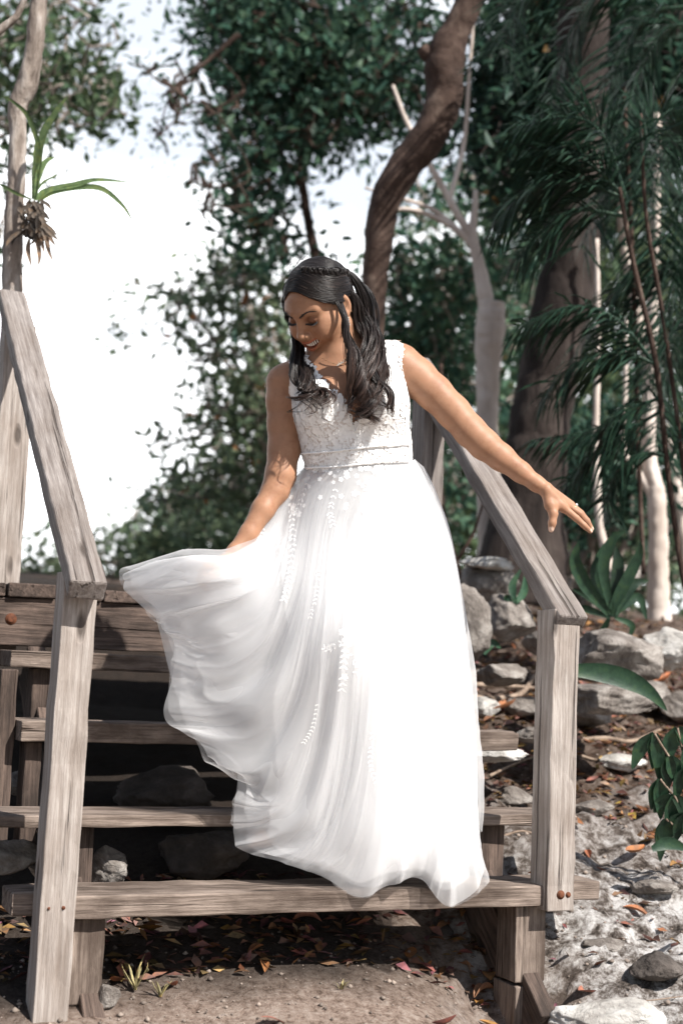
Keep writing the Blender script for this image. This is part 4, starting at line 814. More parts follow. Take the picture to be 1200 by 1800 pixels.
uH = S(480, 0)[0]; uH2 = S(650, 0)[0]; vH = S(0, 650)[1]; vH2 = S(0, 440)[1]
us = axis_mix(S(340, 0)[0], S(1060, 0)[0], uH, uH2, 0.0027, 0.0015)
vs = axis_mix(S(0, 1060)[1], S(0, 430)[1], vH, vH2, 0.0027, 0.0015)
ws = axis_mix(-0.24, 0.20, -0.14, 0.075, 0.004, 0.0016)
fd = Field(us, vs, ws); I3 = np.eye(3)
def torso(f, grow=0.0):
    f.ell(S(616, 720, 0.045), I3, (0.147+grow, 0.155+grow, 0.098+grow), 0.03)
    f.ell(S(629, 800, 0.04), I3, (0.136+grow, 0.12+grow, 0.092+grow), 0.04)
    f.ell(S(636, 880, 0.05), I3, (0.112+grow, 0.10+grow, 0.062+grow), 0.04)
    f.ell(S(570, 716, -0.020), I3, (0.060+grow, 0.062+grow, 0.050+grow), 0.045)
    f.ell(S(668, 712, -0.020), I3, (0.062+grow, 0.064+grow, 0.050+grow), 0.045)
    f.cone(S(505, 672, 0.05), S(700, 642, 0.05), 0.040+grow, 0.046+grow, 0.05)
    f.cone(S(598, 640, 0.045), S(520, 660, 0.05), 0.05+grow, 0.035+grow, 0.04)
    f.cone(S(605, 632, 0.045), S(690, 632, 0.05), 0.05+grow, 0.036+grow, 0.04)
torso(fd)
# neck
fd.cone(S(604, 665, 0.03), H(0.004, -0.03, -0.06), 0.052, 0.052, 0.03)
# her left arm (image right)
LA = [(704, 645, .05, .058), (732, 664, .045, .050), (762, 690, .035, .0455), (796, 724, .02, .0425), (826, 758, .005, .0400), (850, 781, -.005, .0385), (880, 804, -.012, .0335), (915, 830, -.022, .0255), (942, 850, -.03, .0195), (957, 859, -.033, .0180)]
fd.chain([S(*q[:3]) for q in LA], [q[3] for q in LA], 0.012)
# her right arm (image left)
RA = [(499, 672, .05, .046), (496, 705, .045, .0405), (497, 745, .04, .0390), (499, 790, .03, .0405), (493, 835, .012, .0385), (484, 862, .0, .0345), (462, 896, -.03, .0285), (437, 938, -.055, .0225), (412, 970, -.075, .0185), (400, 984, -.085, .0175)]
fd.chain([S(*q[:3]) for q in RA], [q[3] for q in RA], 0.012)
# left hand: palm, four fingers, thumb
kx = [(990, 893, -.040), (998, 889, -.022), (1002, 888, -.003), (1004, 890, .013)]
for q, rr_ in zip(kx, (.0125, .0125, .012, .011)):
    fd.cone(S(960, 861, -.033+(q[2]+.02)*.45), S(*q), .0150, rr_, 0.008)
FING = [[(990, 893, -.042), (1012, 911, -.044), (1026, 924, -.044), (1037, 934, -.043)], [(998, 889, -.022), (1019, 904, -.024), (1031, 917, -.024), (1039, 930, -.022)], [(1002, 888, -.003), (1020, 902, -.003), (1031, 915, -.002), (1037, 926, .0)], [(1004, 890, .014), (1017, 902, .018), (1025, 911, .019), (1031, 920, .020)]]
FR = [(.0105, .0088, .0078, .0062), (.0108, .0090, .0080, .0064), (.0102, .0086, .0076, .006), (.0090, .0076, .0066, .0054)]
for pts, rr_ in zip(FING, FR):
    fd.chain([S(*q) for q in pts], rr_, 0.003)
fd.chain([S(961, 868, -.040), S(966, 888, -.052), S(972, 903, -.060), S(970, 919, -.064), S(968, 931, -.064)], (.0150, .0138, .0108, .0095, .0075), 0.007)
fd.cone(S(972, 890, -.05), S(985, 889, -.042), .0095, .0095, 0.012)
# right hand gripping the skirt
for q in ((378, 992, -.115), (374, 1000, -.098), (374, 1006, -.082), (377, 1010, -.068)):
    fd.cone(S(398, 985, -.088+(q[2]+.09)*.4), S(*q), .0150, .0115, 0.008)
RF = [[(378, 992, -.115), (362, 996, -.125), (356, 1012, -.118), (366, 1022, -.106)], [(374, 1000, -.098), (356, 1004, -.108), (350, 1020, -.102), (361, 1030, -.09)], [(374, 1006, -.082), (357, 1011, -.092), (352, 1026, -.086), (362, 1035, -.076)], [(377, 1010, -.068), (362, 1017, -.076), (358, 1029, -.072), (366, 1036, -.064)]]
for pts, rr_ in zip(RF, FR): fd.chain([S(*q) for q in pts], rr_, 0.003)
fd.chain([S(394, 990, -.105), S(384, 1004, -.128), S(372, 1012, -.136), S(362, 1014, -.134)], (.013, .0105, .0092, .0072), .006)
# head
def hell(c, rad, k, op='add', rot=None): fd.ell(H(*c), HR if rot is None else HR @ rot, np.array(rad)*HS, k, op)
def hcone(a, b, ra, rb, k, op='add'): fd.cone(H(*a), H(*b), ra*HS, rb*HS, k, op)
hell((0, -.012, .040), (.073, .091, .075), .02)
hell((0, .028, .008), (.065, .064, .070), .012)
hell((0, .028, -.030), (.063, .060, .080), .02)
for s_ in (-1, 1):
    hcone((s_*.052, -.004, -.050), (s_*.034, .048, -.105), .020, .015, .03)
    hcone((s_*.034, .048, -.105), (0, .074, -.116), .015, .014, .025)
    hell((s_*.046, .050, -.016), (.022, .026, .018), .03)            # cheekbone
    hell((s_*.039, .071, -.034), (.019, .018, .018), .022)           # smiling cheek
    hcone((s_*.014, .086, .034), (s_*.046, .068, .036), .011, .009, .018)   # brow ridge
hell((0, .079, -.113), (.018, .015, .014), .02)
hell((0, .046, .048), (.056, .036, .034), .02)
for s_ in (-1, 1): hell((s_*.032, .098, .012), (.020, .018, .012), .014, 'sub')
hcone((0, .086, .024), (0, .106, -.014), .0085, .0095, .012)
hell((0, .110, -.022), (.0115, .0105, .0098), .008)
for s_ in (-1, 1): hell((s_*.0125, .098, -.027), (.0082, .0105, .0078), .007)
for s_ in (-1, 1): hell((s_*.0065, .104, -.034), (.0038, .006, .0035), .003, 'sub')
for s_ in (-1, 1): hell((s_*.032, .0735, .012), (.0150, .0135, .0125), .003)   # lids over the eyeballs
# mouth: open smile
LIPC = lambda t, z: (0.0375*t, 0.0915-0.018*t*t, z)
hell((0, .086, -.052), (.026, .019, .016), .02)
tt = np.linspace(-1, 1, 9)
for a, b_ in zip(tt[:-1], tt[1:]):
    hcone(LIPC(a, -.0440+.0095*a*a), LIPC(b_, -.0440+.0095*b_*b_), .0026-.0013*a*a, .0026-.0013*b_*b_, .005)
    hcone(LIPC(a, -.0730+.0320*a*a), LIPC(b_, -.0730+.0320*b_*b_), .0046-.0022*a*a, .0046-.0022*b_*b_, .005)
for a, b_ in zip(tt[:-1], tt[1:]):
    za = -.0585+.0205*a*a; zb_ = -.0585+.0205*b_*b_
    hcone((0.0375*a, .100-.018*a*a, za), (0.0375*b_, .100-.018*b_*b_, zb_), .0095*(1-a*a*.7), .0095*(1-b_*b_*.7), .002, 'sub')
    hcone((0.0375*a, .090-.018*a*a, za), (0.0375*b_, .090-.018*b_*b_, zb_), .0098*(1-a*a*.7), .0098*(1-b_*b_*.7), .002, 'sub')
# ears
for s_ in (-1, 1):
    q = 0.35*s_; er = np.array([[math.cos(q), -math.sin(q), 0], [math.sin(q), math.cos(q), 0], [0, 0, 1]])
    hell((s_*.077, -.008, .002), (.008, .019, .031), .006, 'add', er)
    hell((s_*.086, -.004, .004), (.007, .011, .020), .004, 'sub', er)
    hell((s_*.078, .000, -.024), (.006, .009, .010), .005, 'add', er)
bv, bf = surface_nets(fd.F, fd.a)
hl = Hinv(bv); inhead = (np.abs(hl) < .13).all(1)
bv = smooth_mesh(bv, bf, 4, 0.5, np.where(inhead & (hl[:, 1] > .03), 0.45, 1.0)); hl = Hinv(bv)
# skin tint : lips, lids, nails
nb_ = len(bv); tint = np.ones((nb_, 3))
def mask(d, w_): return np.clip(1-d, 0, 1)[:, None]**w_
def mixc(tint, k, c): return tint*(1-k)+np.array(c)*k
x, y, z = hl.T; t_ = x/.0340; front = (y > .06) & (np.abs(x) < .039)
zu_ = -.0440+.0095*t_*t_; zl_ = -.0730+.0320*t_*t_
lip = front & (z < zu_+.0036*(1-.75*t_**2)) & (z > zl_-.0048*(1-.6*t_**2)) & (np.abs(t_) < 1.0)
tint[lip] = np.array([1.02, .66, .62])
inner = front & (z < zu_-.0035) & (z > zl_+.0045) & (y < .091-.018*t_*t_-.001); tint[inner] = np.array([.75, .40, .36])
for s_ in (-1, 1):
    d = np.sqrt(((x-s_*.033)/.021)**2+((z-.013)/.0125)**2+((y-.083)/.03)**2); k = np.clip((1.15-d)/.5, 0, 1)[:, None]*.75; tint = mixc(tint, k, (.42, .33, .32))
blush = np.minimum(1, np.exp(-(((np.abs(x)-.04)/.02)**2+((z+.03)/.02)**2+((y-.075)/.03)**2)))[:, None]*.35; tint = mixc(tint, blush*inhead[:, None], (1.08, .78, .70))
for q, rr_ in (((968, 931, -.071), .0078), ((1040, 933, -.046), .0056), ((1042, 929, -.028), .0056), ((1040, 926, -.006), .0056), ((1034, 920, .016), .005)):
    k = np.linalg.norm(bv-S(*q), axis=1) < rr_; tint[k] = np.array([1.75, 2.3, 3.0])
bw = to_world(bv)
foot = W(640, 1545, DW); bride = empty('person', foot, 'smiling bride in white lace and tulle gown walking down the wooden steps, lifting her skirt', 'person')
m, n, l, b = nodemat('skin'); at = n.new('ShaderNodeAttribute'); at.attribute_name = 'tint'
sn = n.new('ShaderNodeTexNoise'); sn.inputs['Scale'].default_value = 55; sn.inputs['Detail'].default_value = 6; tcs = n.new('ShaderNodeTexCoord'); l.new(tcs.outputs['Object'], sn.inputs['Vector'])
sn.inputs['Scale'].default_value = 24; sn.inputs['Roughness'].default_value = 0.7
sr = ramp(n, [(0.3, (0.265, 0.128, 0.074)), (0.5, (0.335, 0.180, 0.107)), (0.7, (0.375, 0.195, 0.118))]); l.new(sn.outputs['Fac'], sr.inputs[0])
mm = n.new('ShaderNodeMixRGB'); mm.blend_type = 'MULTIPLY'; mm.inputs[0].default_value = 1; l.new(sr.outputs[0], mm.inputs[1]); l.new(at.outputs['Color'], mm.inputs[2]); l.new(mm.outputs[0], b.inputs['Base Color'])
b.inputs['Roughness'].default_value = 0.52; b.inputs['Specular IOR Level'].default_value = 0.28
sb = n.new('ShaderNodeTexNoise'); sb.inputs['Scale'].default_value = 420; sb.inputs['Detail'].default_value = 3; l.new(tcs.outputs['Object'], sb.inputs['Vector']); sbp = n.new('ShaderNodeBump'); sbp.inputs['Strength'].default_value = 0.25; sbp.inputs['Distance'].default_value = 0.001; l.new(sb.outputs['Fac'], sbp.inputs['Height']); l.new(sbp.outputs[0], b.inputs['Normal'])
b.inputs['Subsurface Weight'].default_value = 0.15; b.inputs['Subsurface Radius'].default_value = (0.012, 0.005, 0.003); b.inputs['Subsurface Scale'].default_value = 0.6
M_SKIN = m
obj('body', bw, bf.astype(np.int32), M_SKIN, bride, tint)
def part_cam(name, V, F, mat, parent=bride, tint=None, **kw):
    if tint is None: tint = np.ones((len(V), 3))
    return obj(name, to_world(V), F, mat, parent, tint, **kw)
# teeth, brows, lashes
M_TOOTH = plain('tooth', (0.86, 0.83, 0.78), 0.25); M_HAIR_FINE = plain('brow_hair', (0.012, 0.009, 0.008), 0.5)
mb = MB()
for k in range(-5, 6):
    xk = k*.0058; wd = .00288; c = (xk, .0925-.018*(xk/.0340)**2, -.0535+.0125*(xk/.0340)**2)
    V = []
    for i, za in enumerate((.0100, .004, -.003, -.0080)):
        for j, xa in enumerate((-1, -.5, .5, 1)): V.append(H(c[0]+xa*wd*(1-.12*(i == 3)), c[1]+(0.0012 if abs(xa) < 1 else 0), c[2]+za))
    mb.add(np.array(V), grid_faces(4, 4))
v, f, t_ = mb.data(); part_cam('teeth', v, f, M_TOOTH)
def on_face(x, z, lift=0.0, y0=0.14):   # step from the front onto the face surface (nearest skin vertex)
    cand = np.where(inhead & (np.abs(hl[:, 0]-x) < .004) & (np.abs(hl[:, 2]-z) < .004) & (hl[:, 1] > .02))[0]
    if len(cand) == 0: return np.array([x, .085, z])
    return np.array([x, hl[cand, 1].max()+lift, z])
r = np.random.default_rng(3)
for s_ in (-1, 1):
    mb = MB()
    for k in range(150):
        q = r.random(); xb = .011+.042*q; zb_ = .030+.012*math.sin(min(1, q*1.25)*math.pi*.55)-.012*max(0, q-.6)+r.normal()*.0010*(1.2-q); p0 = on_face(s_*xb, zb_, .0006); p1 = on_face(s_*(xb+.007), zb_+.0022*(1-1.6*q), .0012)
        v, f = tube([H(*p0), H(*((p0+p1)/2)), H(*p1)], [.0005, .00045, .0001], 4, cap=False); mb.add(v, f)
    v, f, t_ = mb.data(); part_cam('eyebrow', v, f, M_HAIR_FINE)
    mb = MB()
    for k in range(46):
        q = k/45*2-1; xe = .0325+.0150*q; ze = .0035+.0035*q*q; p0 = on_face(s_*xe, ze, -.0002)
        dr = np.array([s_*q*.45+s_*.15, .85, -.55]); dr /= np.linalg.norm(dr); L = .0075*(.75+.4*(q+1)/2); pts = [p0, p0+dr*L*.6+[0, 0, -.0004], p0+dr*L+[0, 0, .0014]]
        v, f = tube([H(*p) for p in pts], [.00075, .0005, .0001], 4, cap=False); mb.add(v, f)
    lid = [on_face(s_*(.0325+.0158*q), .0035+.0035*q*q, .0003) for q in np.linspace(-1, 1, 14)]
    v, f = tube([H(*p) for p in lid], .0011, 5); mb.add(v, f)
    v, f, t_ = mb.data(); part_cam('eyelashes', v, f, M_HAIR_FINE)
# ------------------------------------------------------------------ gown
def proj_cam(P):                  # camera frame -> photo px
    P = np.asarray(P); k = FPX/(DW+P[:, 2]); return 600+P[:, 0]*k, 900-P[:, 1]*k
def in_poly(x, y, poly):
    poly = np.asarray(poly, float); ins = np.zeros(len(x), bool); j = len(poly)-1
    for i in range(len(poly)):
        xi, yi = poly[i]; xj, yj = poly[j]
        c = ((yi > y) != (yj > y)) & (x < (xj-xi)*(y-yi)/(yj-yi+1e-12)+xi); ins ^= c; j = i
    return ins
def fabric(name, col, rough=0.7, bump_scale=None, transl=0.0, strength=0.3):
    m, n, l, b = nodemat(name); b.inputs['Base Color'].default_value = (*col, 1); b.inputs['Roughness'].default_value = rough; b.inputs['Specular IOR Level'].default_value = 0.25
    b.inputs['Sheen Weight'].default_value = 0.15
    if bump_scale:
        tc = n.new('ShaderNodeTexCoord'); nz = n.new('ShaderNodeTexNoise'); nz.inputs['Scale'].default_value = bump_scale; nz.inputs['Detail'].default_value = 4; l.new(tc.outputs['Object'], nz.inputs['Vector'])
        bp = n.new('ShaderNodeBump'); bp.inputs['Strength'].default_value = strength; bp.inputs['Distance'].default_value = 0.003; l.new(nz.outputs['Fac'], bp.inputs['Height']); l.new(bp.outputs[0], b.inputs['Normal'])
    if transl:
        tr = n.new('ShaderNodeBsdfTranslucent'); tr.inputs['Color'].default_value = (*col, 1); mx = n.new('ShaderNodeMixShader'); mx.inputs[0].default_value = transl; l.new(b.outputs[0], mx.inputs[1]); l.new(tr.outputs[0], mx.inputs[2]); l.new(mx.outputs[0], n['Material Output'].inputs['Surface'])
    return m
M_LACE = fabric('lace_white', (0.86, 0.855, 0.84), 0.6)
M_NUDE = fabric('bodice_net', (0.74, 0.685, 0.645), 0.65, 260, 0, .4)
M_SATIN = fabric('satin_lining', (0.78, 0.775, 0.765), 0.55, 40, 0, .15)
def tulle_mat(name, o0, o1):
    m, n, l, b = nodemat(name); n.remove(b)
    df = n.new('ShaderNodeBsdfDiffuse'); df.inputs['Color'].default_value = (.87, .87, .875, 1); tr = n.new('ShaderNodeBsdfTranslucent'); tr.inputs['Color'].default_value = (.87, .87, .875, 1)
    m1 = n.new('ShaderNodeMixShader'); m1.inputs[0].default_value = 0.52; l.new(df.outputs[0], m1.inputs[1]); l.new(tr.outputs[0], m1.inputs[2])
    tp = n.new('ShaderNodeBsdfTransparent'); lw = n.new('ShaderNodeLayerWeight'); lw.inputs['Blend'].default_value = 0.45
    mr = n.new('ShaderNodeMapRange'); mr.inputs['To Min'].default_value = o0; mr.inputs['To Max'].default_value = o1; l.new(lw.outputs['Facing'], mr.inputs['Value'])
    m2 = n.new('ShaderNodeMixShader'); l.new(mr.outputs[0], m2.inputs[0]); l.new(tp.outputs[0], m2.inputs[1]); l.new(m1.outputs[0], m2.inputs[2]); l.new(m2.outputs[0], n['Material Output'].inputs['Surface']); return m
M_TULLE = tulle_mat('tulle', 0.36, 0.74); M_TULLE_IN = tulle_mat('tulle_underlayer', 0.42, 0.78)
# bodice
bdf = Field(np.arange(S(470, 0)[0], S(770, 0)[0], .0022), np.arange(S(0, 850)[1], S(0, 575)[1], .0022), np.arange(-.16, .19, .0035))
torso(bdf, 0.0045)
dv, dfc = surface_nets(bdf.F, bdf.a); dv = smooth_mesh(dv, dfc, 3)
OUT = [(513, 640), (509, 668), (506, 697), (511, 730), (520, 760), (531, 796), (538, 824), (600, 822), (680, 814), (728, 809), (727, 785), (731, 741), (731, 700), (722, 674), (708, 640), (700, 604), (692, 594), (682, 594), (678, 606), (664, 640), (655, 660), (640, 700), (633, 735), (625, 762), (614, 735), (602, 705), (585, 690), (566, 668), (548, 648), (538, 628), (520, 628)]
cxp = dv[dfc].mean(1); fx, fy = proj_cam(cxp)
keep = (in_poly(fx, fy, OUT) & (cxp[:, 2] < .06)) | ((cxp[:, 2] >= .06) & (fy > 700) & (fy < 818) & (fx > 505) & (fx < 732)) | ((cxp[:, 2] >= .06) & (((fx > 505) & (fx < 540)) | ((fx > 676) & (fx < 706))) & (fy < 720) & (fy > 600))
kf = dfc[keep]; used = np.unique(kf); rm = np.full(len(dv), -1); rm[used] = np.arange(len(used)); dv = dv[used]; kf = rm[kf].astype(np.int32)
bod = part_cam('dress_bodice', dv, kf, M_NUDE)
md = bod.modifiers.new('thickness', 'SOLIDIFY'); md.thickness = 0.002; md.offset = 1
# vertex normals of the bodice (camera frame)
def vnormals(V, F):
    a = V[F[:, 2]]-V[F[:, 0]]; b_ = V[F[:, 3]]-V[F[:, 1]]; n_ = np.cross(a, b_); N = np.zeros_like(V)
    for k in range(4):
        for t in range(3): N[:, t] += np.bincount(F[:, k], n_[:, t], len(V))
    return N/(np.linalg.norm(N, axis=1)[:, None]+1e-12)
dn = vnormals(dv, kf)
if (dn[:, 2][dv[:, 2] < 0].mean()) > 0: dn = -dn
def petal(mb, p, nrm, dirv, L, wd, lift=.0006, cup=.09):
    d = dirv-nrm*(dirv@nrm); d /= np.linalg.norm(d)+1e-9; s = np.cross(nrm, d)
    V = []
    for q, w_ in ((0, .15), (.3, .75), (.65, 1), (.9, .6), (1.0, .1)):
        for j in (-1, 0, 1): V.append(p+d*L*q+s*j*wd*.5*w_+nrm*(lift+cup*wd*(.4*abs(j)*w_)+.10*L*q*q*.5))
    mb.add(np.array(V), grid_faces(5, 3))
r = np.random.default_rng(17); mb = MB()
px_, py_ = proj_cam(dv); fr_ = np.where((dv[:, 2] < .07) & (dn[:, 2] < .35))[0]
pts = []
for c in r.permutation(fr_):
    if px_[c] < 513+max(0, py_[c]-735)*.25 or px_[c] > 722: continue
    if all((dv[c]-q)@(dv[c]-q) > .0120**2 for q in pts): pts.append(dv[c])
    else: continue
    nn = dn[c]; a0 = r.uniform(0, 6.3); e1 = np.cross(nn, [0, 0, 1.0]); e1 /= np.linalg.norm(e1)+1e-9; e2 = np.cross(nn, e1)
    if r.random() < .5:
        k5 = r.integers(4, 6); L = r.uniform(.009, .0135)
        for k in range(k5): a = a0+k*2*np.pi/k5; petal(mb, dv[c], nn, e1*math.cos(a)+e2*math.sin(a), L, L*.85, r.uniform(.0006, .0018))
    else:
        dm = e1*math.cos(a0)+e2*math.sin(a0); sd = np.cross(nn, dm)
        for k in range(4):
            p = dv[c]+dm*(k-1.5)*.0048
            for sg in (-1, 1): petal(mb, p, nn, dm*.7+sd*sg, .0105*(1-.12*k), .0044, .001)
    if len(pts) > 620: break
v, f, t_ = mb.data(); part_cam('lace_applique', v, f, M_LACE, bod)
def surf_line(V, Nn, ptsxy, lift):   # follow the front of a surface under a px polyline
    X_, Y_ = proj_cam(V); out = []
    P = catmull(np.array([(a, b_, 0) for a, b_ in ptsxy], float), 40)
    for a, b_, _ in P:
        c = np.where((np.abs(X_-a) < 5) & (np.abs(Y_-b_) < 5))[0]
        if len(c): k = c[np.argmin(V[c, 2])]; out.append(np.array(S(a, b_, V[k, 2]))+Nn[k]*lift)
    return smooth_path(np.array(out))
def smooth_path(P, it=3):
    for _ in range(it): P[1:-1] = .25*P[:-2]+.5*P[1:-1]+.25*P[2:]
    return P
for q, rr_ in (([(531, 797), (580, 794), (640, 787), (690, 781), (721, 779)], .0020), ([(538, 822), (590, 820), (640, 815), (690, 810), (721, 808)], .0022)):
    P = surf_line(dv, dn, q, .004); v, f = tube(P, rr_, 8); part_cam('waist_ribbon', v, f, M_LACE, bod)
for q in ([(678, 606), (664, 640), (655, 660), (640, 700), (633, 735), (625, 760)], [(602, 705), (614, 735), (624, 760)]):
    P = surf_line(dv, dn, q, .002); 
    if len(P) > 6: v, f = tube(P, .0020, 6); part_cam('neck_trim', v, f, M_LACE, bod)

# skirt : key fold lines from the waist to the hem, (px, py, depth offset)
def wst(q):
    a = np.pi*q; return (632-96*math.cos(a), 822-14*(96-96*math.cos(a))/192+3*math.sin(a), .045-.100*math.sin(a))
FRONT = [(0, [(495, 878, .02), (455, 940, -.03), (408, 978, -.100), (350, 986, -.125), (275, 1003, -.10), (221, 1018, -.06)]),
 (.05, [(505, 890, .0), (470, 962, -.06), (425, 1006, -.145), (360, 1018, -.168), (290, 1030, -.125), (226, 1036, -.075)]),
 (.10, [(515, 905, -.02), (485, 990, -.08), (440, 1050, -.14), (380, 1072, -.145), (330, 1084, -.115), (282, 1088, -.085)]),
 (.17, [(527, 915, -.04), (502, 1010, -.09), (462, 1095, -.13), (402, 1135, -.14), (352, 1140, -.105), (310, 1128, -.09)]),
 (.24, [(540, 925, -.06), (520, 1030, -.10), (480, 1135, -.125), (420, 1192, -.135), (355, 1205, -.12), (303, 1190, -.10)]),
 (.32, [(553, 930, -.07), (537, 1050, -.11), (500, 1172, -.15), (445, 1242, -.155), (378, 1264, -.12), (292, 1265, -.11)]),
 (.38, [(567, 935, -.075), (552, 1070, -.12), (520, 1212, -.15), (470, 1302, -.145), (408, 1322, -.15), (346, 1300, -.13)]),
 (.44, [(582, 940, -.08), (568, 1080, -.125), (540, 1242, -.165), (495, 1352, -.175), (455, 1388, -.15), (414, 1350, -.14)]),
 (.50, [(597, 945, -.085), (585, 1090, -.13), (560, 1262, -.16), (520, 1392, -.165), (470, 1428, -.16), (413, 1428, -.14)]),
 (.56, [(612, 945, -.088), (602, 1100, -.135), (582, 1282, -.175), (545, 1422, -.185), (492, 1470, -.165), (424, 1490, -.145)]),
 (.62, [(628, 945, -.09), (622, 1100, -.14), (608, 1290, -.175), (580, 1432, -.18), (542, 1490, -.18), (500, 1516, -.175)]),
 (.68, [(645, 945, -.09), (645, 1100, -.14), (638, 1290, -.185), (620, 1432, -.20), (598, 1500, -.195), (565, 1536, -.19)]),
 (.74, [(663, 945, -.085), (668, 1100, -.135), (668, 1290, -.18), (660, 1432, -.20), (648, 1510, -.205), (625, 1573, -.21)]),
 (.80, [(682, 942, -.075), (692, 1100, -.125), (700, 1290, -.165), (702, 1430, -.18), (698, 1500, -.185), (690, 1549, -.185)]),
 (.86, [(702, 938, -.055), (720, 1090, -.10), (738, 1280, -.14), (745, 1420, -.16), (748, 1500, -.17), (742, 1546, -.17)]),
 (.91, [(722, 928, -.03), (748, 1070, -.06), (772, 1260, -.10), (785, 1410, -.125), (788, 1500, -.15), (784, 1592, -.17)]),
 (.96, [(743, 910, .0), (775, 1050, -.02), (803, 1240, -.04), (815, 1395, -.06), (822, 1490, -.08), (843, 1556, -.115)]),
 (1.0, [(757, 868, .045), (785, 960, .05), (806, 1090, .05), (827, 1290, .04), (828, 1400, .03), (821, 1488, .02)])]
BACK = [((716, 822, .105), [(752, 900, .13), (778, 1000, .15), (795, 1150, .16), (805, 1300, .16), (808, 1400, .15), (800, 1440, .12)]),
 ((632, 822, .14), [(640, 900, .16), (645, 1000, .18), (645, 1130, .19), (635, 1270, .18), (620, 1380, .16), (590, 1432, .14)]),
 ((575, 824, .12), [(550, 900, .13), (520, 1000, .12), (485, 1110, .10), (450, 1220, .06), (405, 1280, .02), (350, 1285, -.03)]),
 ((548, 824, .08), [(512, 900, .07), (475, 985, .04), (430, 1050, -.01), (370, 1085, -.04), (310, 1090, -.05), (268, 1070, -.055)])]
cols = [[wst(q)]+p for q, p in FRONT]+[[a]+p for a, p in BACK]
KV = 120
CC = np.array([catmull(np.array(c, float), KV) for c in cols])       # columns x KV x 3 (px,py,w)
nc_ = len(CC)
def skirt_surface(NU, off, amp, seed, vmax=None, freq=1.0):
    t = np.linspace(0, nc_, NU, endpoint=False); i = t.astype(int); f_ = (t-i)[:, None, None]
    g = lambda k: CC[(i+k) % nc_]
    a, b_, c, d = g(-1), g(0), g(1), g(2)
    Q = 0.5*((2*b_)+(-a+c)*f_+(2*a-5*b_+4*c-d)*f_**2+(-a+3*b_-3*c+d)*f_**3)
    if vmax is not None:
        vm = np.interp(t, np.arange(nc_+1), np.r_[vmax, vmax[0]]); vv = np.linspace(0, 1, KV)
        Q = np.stack([np.stack([np.interp(vv*vm[k], vv, Q[k, :, e]) for e in range(3)], 1) for k in range(NU)])
    Q[:, :, 2] -= .050*np.exp(-((Q[:, :, 0]-598)/75)**2-((Q[:, :, 1]-1120)/130)**2)*(Q[:, :, 2] < .03)
    k = (DW+Q[:, :, 2])/FPX; P = np.stack([(Q[:, :, 0]-600)*k, (900-Q[:, :, 1])*k, Q[:, :, 2]], 2)
    du = np.roll(P, -1, 0)-np.roll(P, 1, 0); dv_ = np.gradient(P, axis=1); N = np.cross(du, dv_); N /= np.linalg.norm(N, axis=2)[:, :, None]+1e-9
    if N[int(NU*10/nc_), KV//2, 2] > 0: N = -N
    v = np.linspace(0, 1, KV)[None, :]; tt_ = t[:, None]
    th = t/nc_*2*np.pi
    def pn(fr, s_, vs=1.5):
        cc = np.stack([np.cos(th)[:, None]*fr+0*v, np.sin(th)[:, None]*fr+0*v, 0*th[:, None]+v*vs], 2).reshape(-1, 3); return vnoise(cc, 1.0, s_, 2).reshape(NU, KV)
    n1 = pn(3.6*freq, seed, 1.3); n2 = pn(8*freq, seed+1, 2.0); n3 = pn(18*freq, seed+2, 3.0); n4 = pn(3.0, seed+3, 5.0)
    rid = lambda q: 1-2*np.abs(q)**.8*1.15
    A = (.0014+.030*v**1.2)*rid(n1)*.9+(.0008+.0045*v)*rid(n2)*.8+(.0002+.0006*v)*n3+.014*v*n4
    env = np.minimum(1, v/.10)
    P = P+N*(A*amp*env+off*np.minimum(1, v/.05))[:, :, None]
    return P, N
def close_grid(NU): 
    f_ = grid_faces(NU, KV); i = np.arange(KV-1); e = np.c_[(NU-1)*KV+i, (NU-1)*KV+i+1, i+1, i]; return np.vstack([f_, e]).astype(np.int32)
NU = 560
P1, N1 = skirt_surface(NU, 0.004, 0.75, 5)
sk = part_cam('dress_skirt', P1.reshape(-1, 3), close_grid(NU), M_TULLE)
P0, N0 = skirt_surface(NU, 0.013, 1.0, 83, np.array([1.0, .985, .97, .98, 1, .97, .96, .98, 1, .98, .96, .985, 1, .98, .97, 1.0, 1.0, .97, .98, .98, .98, .98]))
part_cam('tulle_overlayer', P0.reshape(-1, 3), close_grid(NU), tulle_mat('tulle_veil', 0.14, 0.50), sk)
P2, N2 = skirt_surface(NU, -0.010, 0.85, 31, np.array([.97, .96, .93, .95, .95, .94, .95, .93, .95, .97, .96, .97, .96, .98, .97, .95, .93, .97, .96, .96, .95, .96]))
part_cam('tulle_underlayer', P2.reshape(-1, 3), close_grid(NU), M_TULLE_IN, sk)
P3, N3 = skirt_surface(300, -0.028, 0.35, 57, np.array([.26, .27, .30, .36, .43, .55, .64, .74, .83, .90, .94, .955, .955, .96, .955, .93, .92, .95, .93, .9, .45, .3]))
part_cam('skirt_lining', P3.reshape(-1, 3), close_grid(300), M_SATIN, sk)
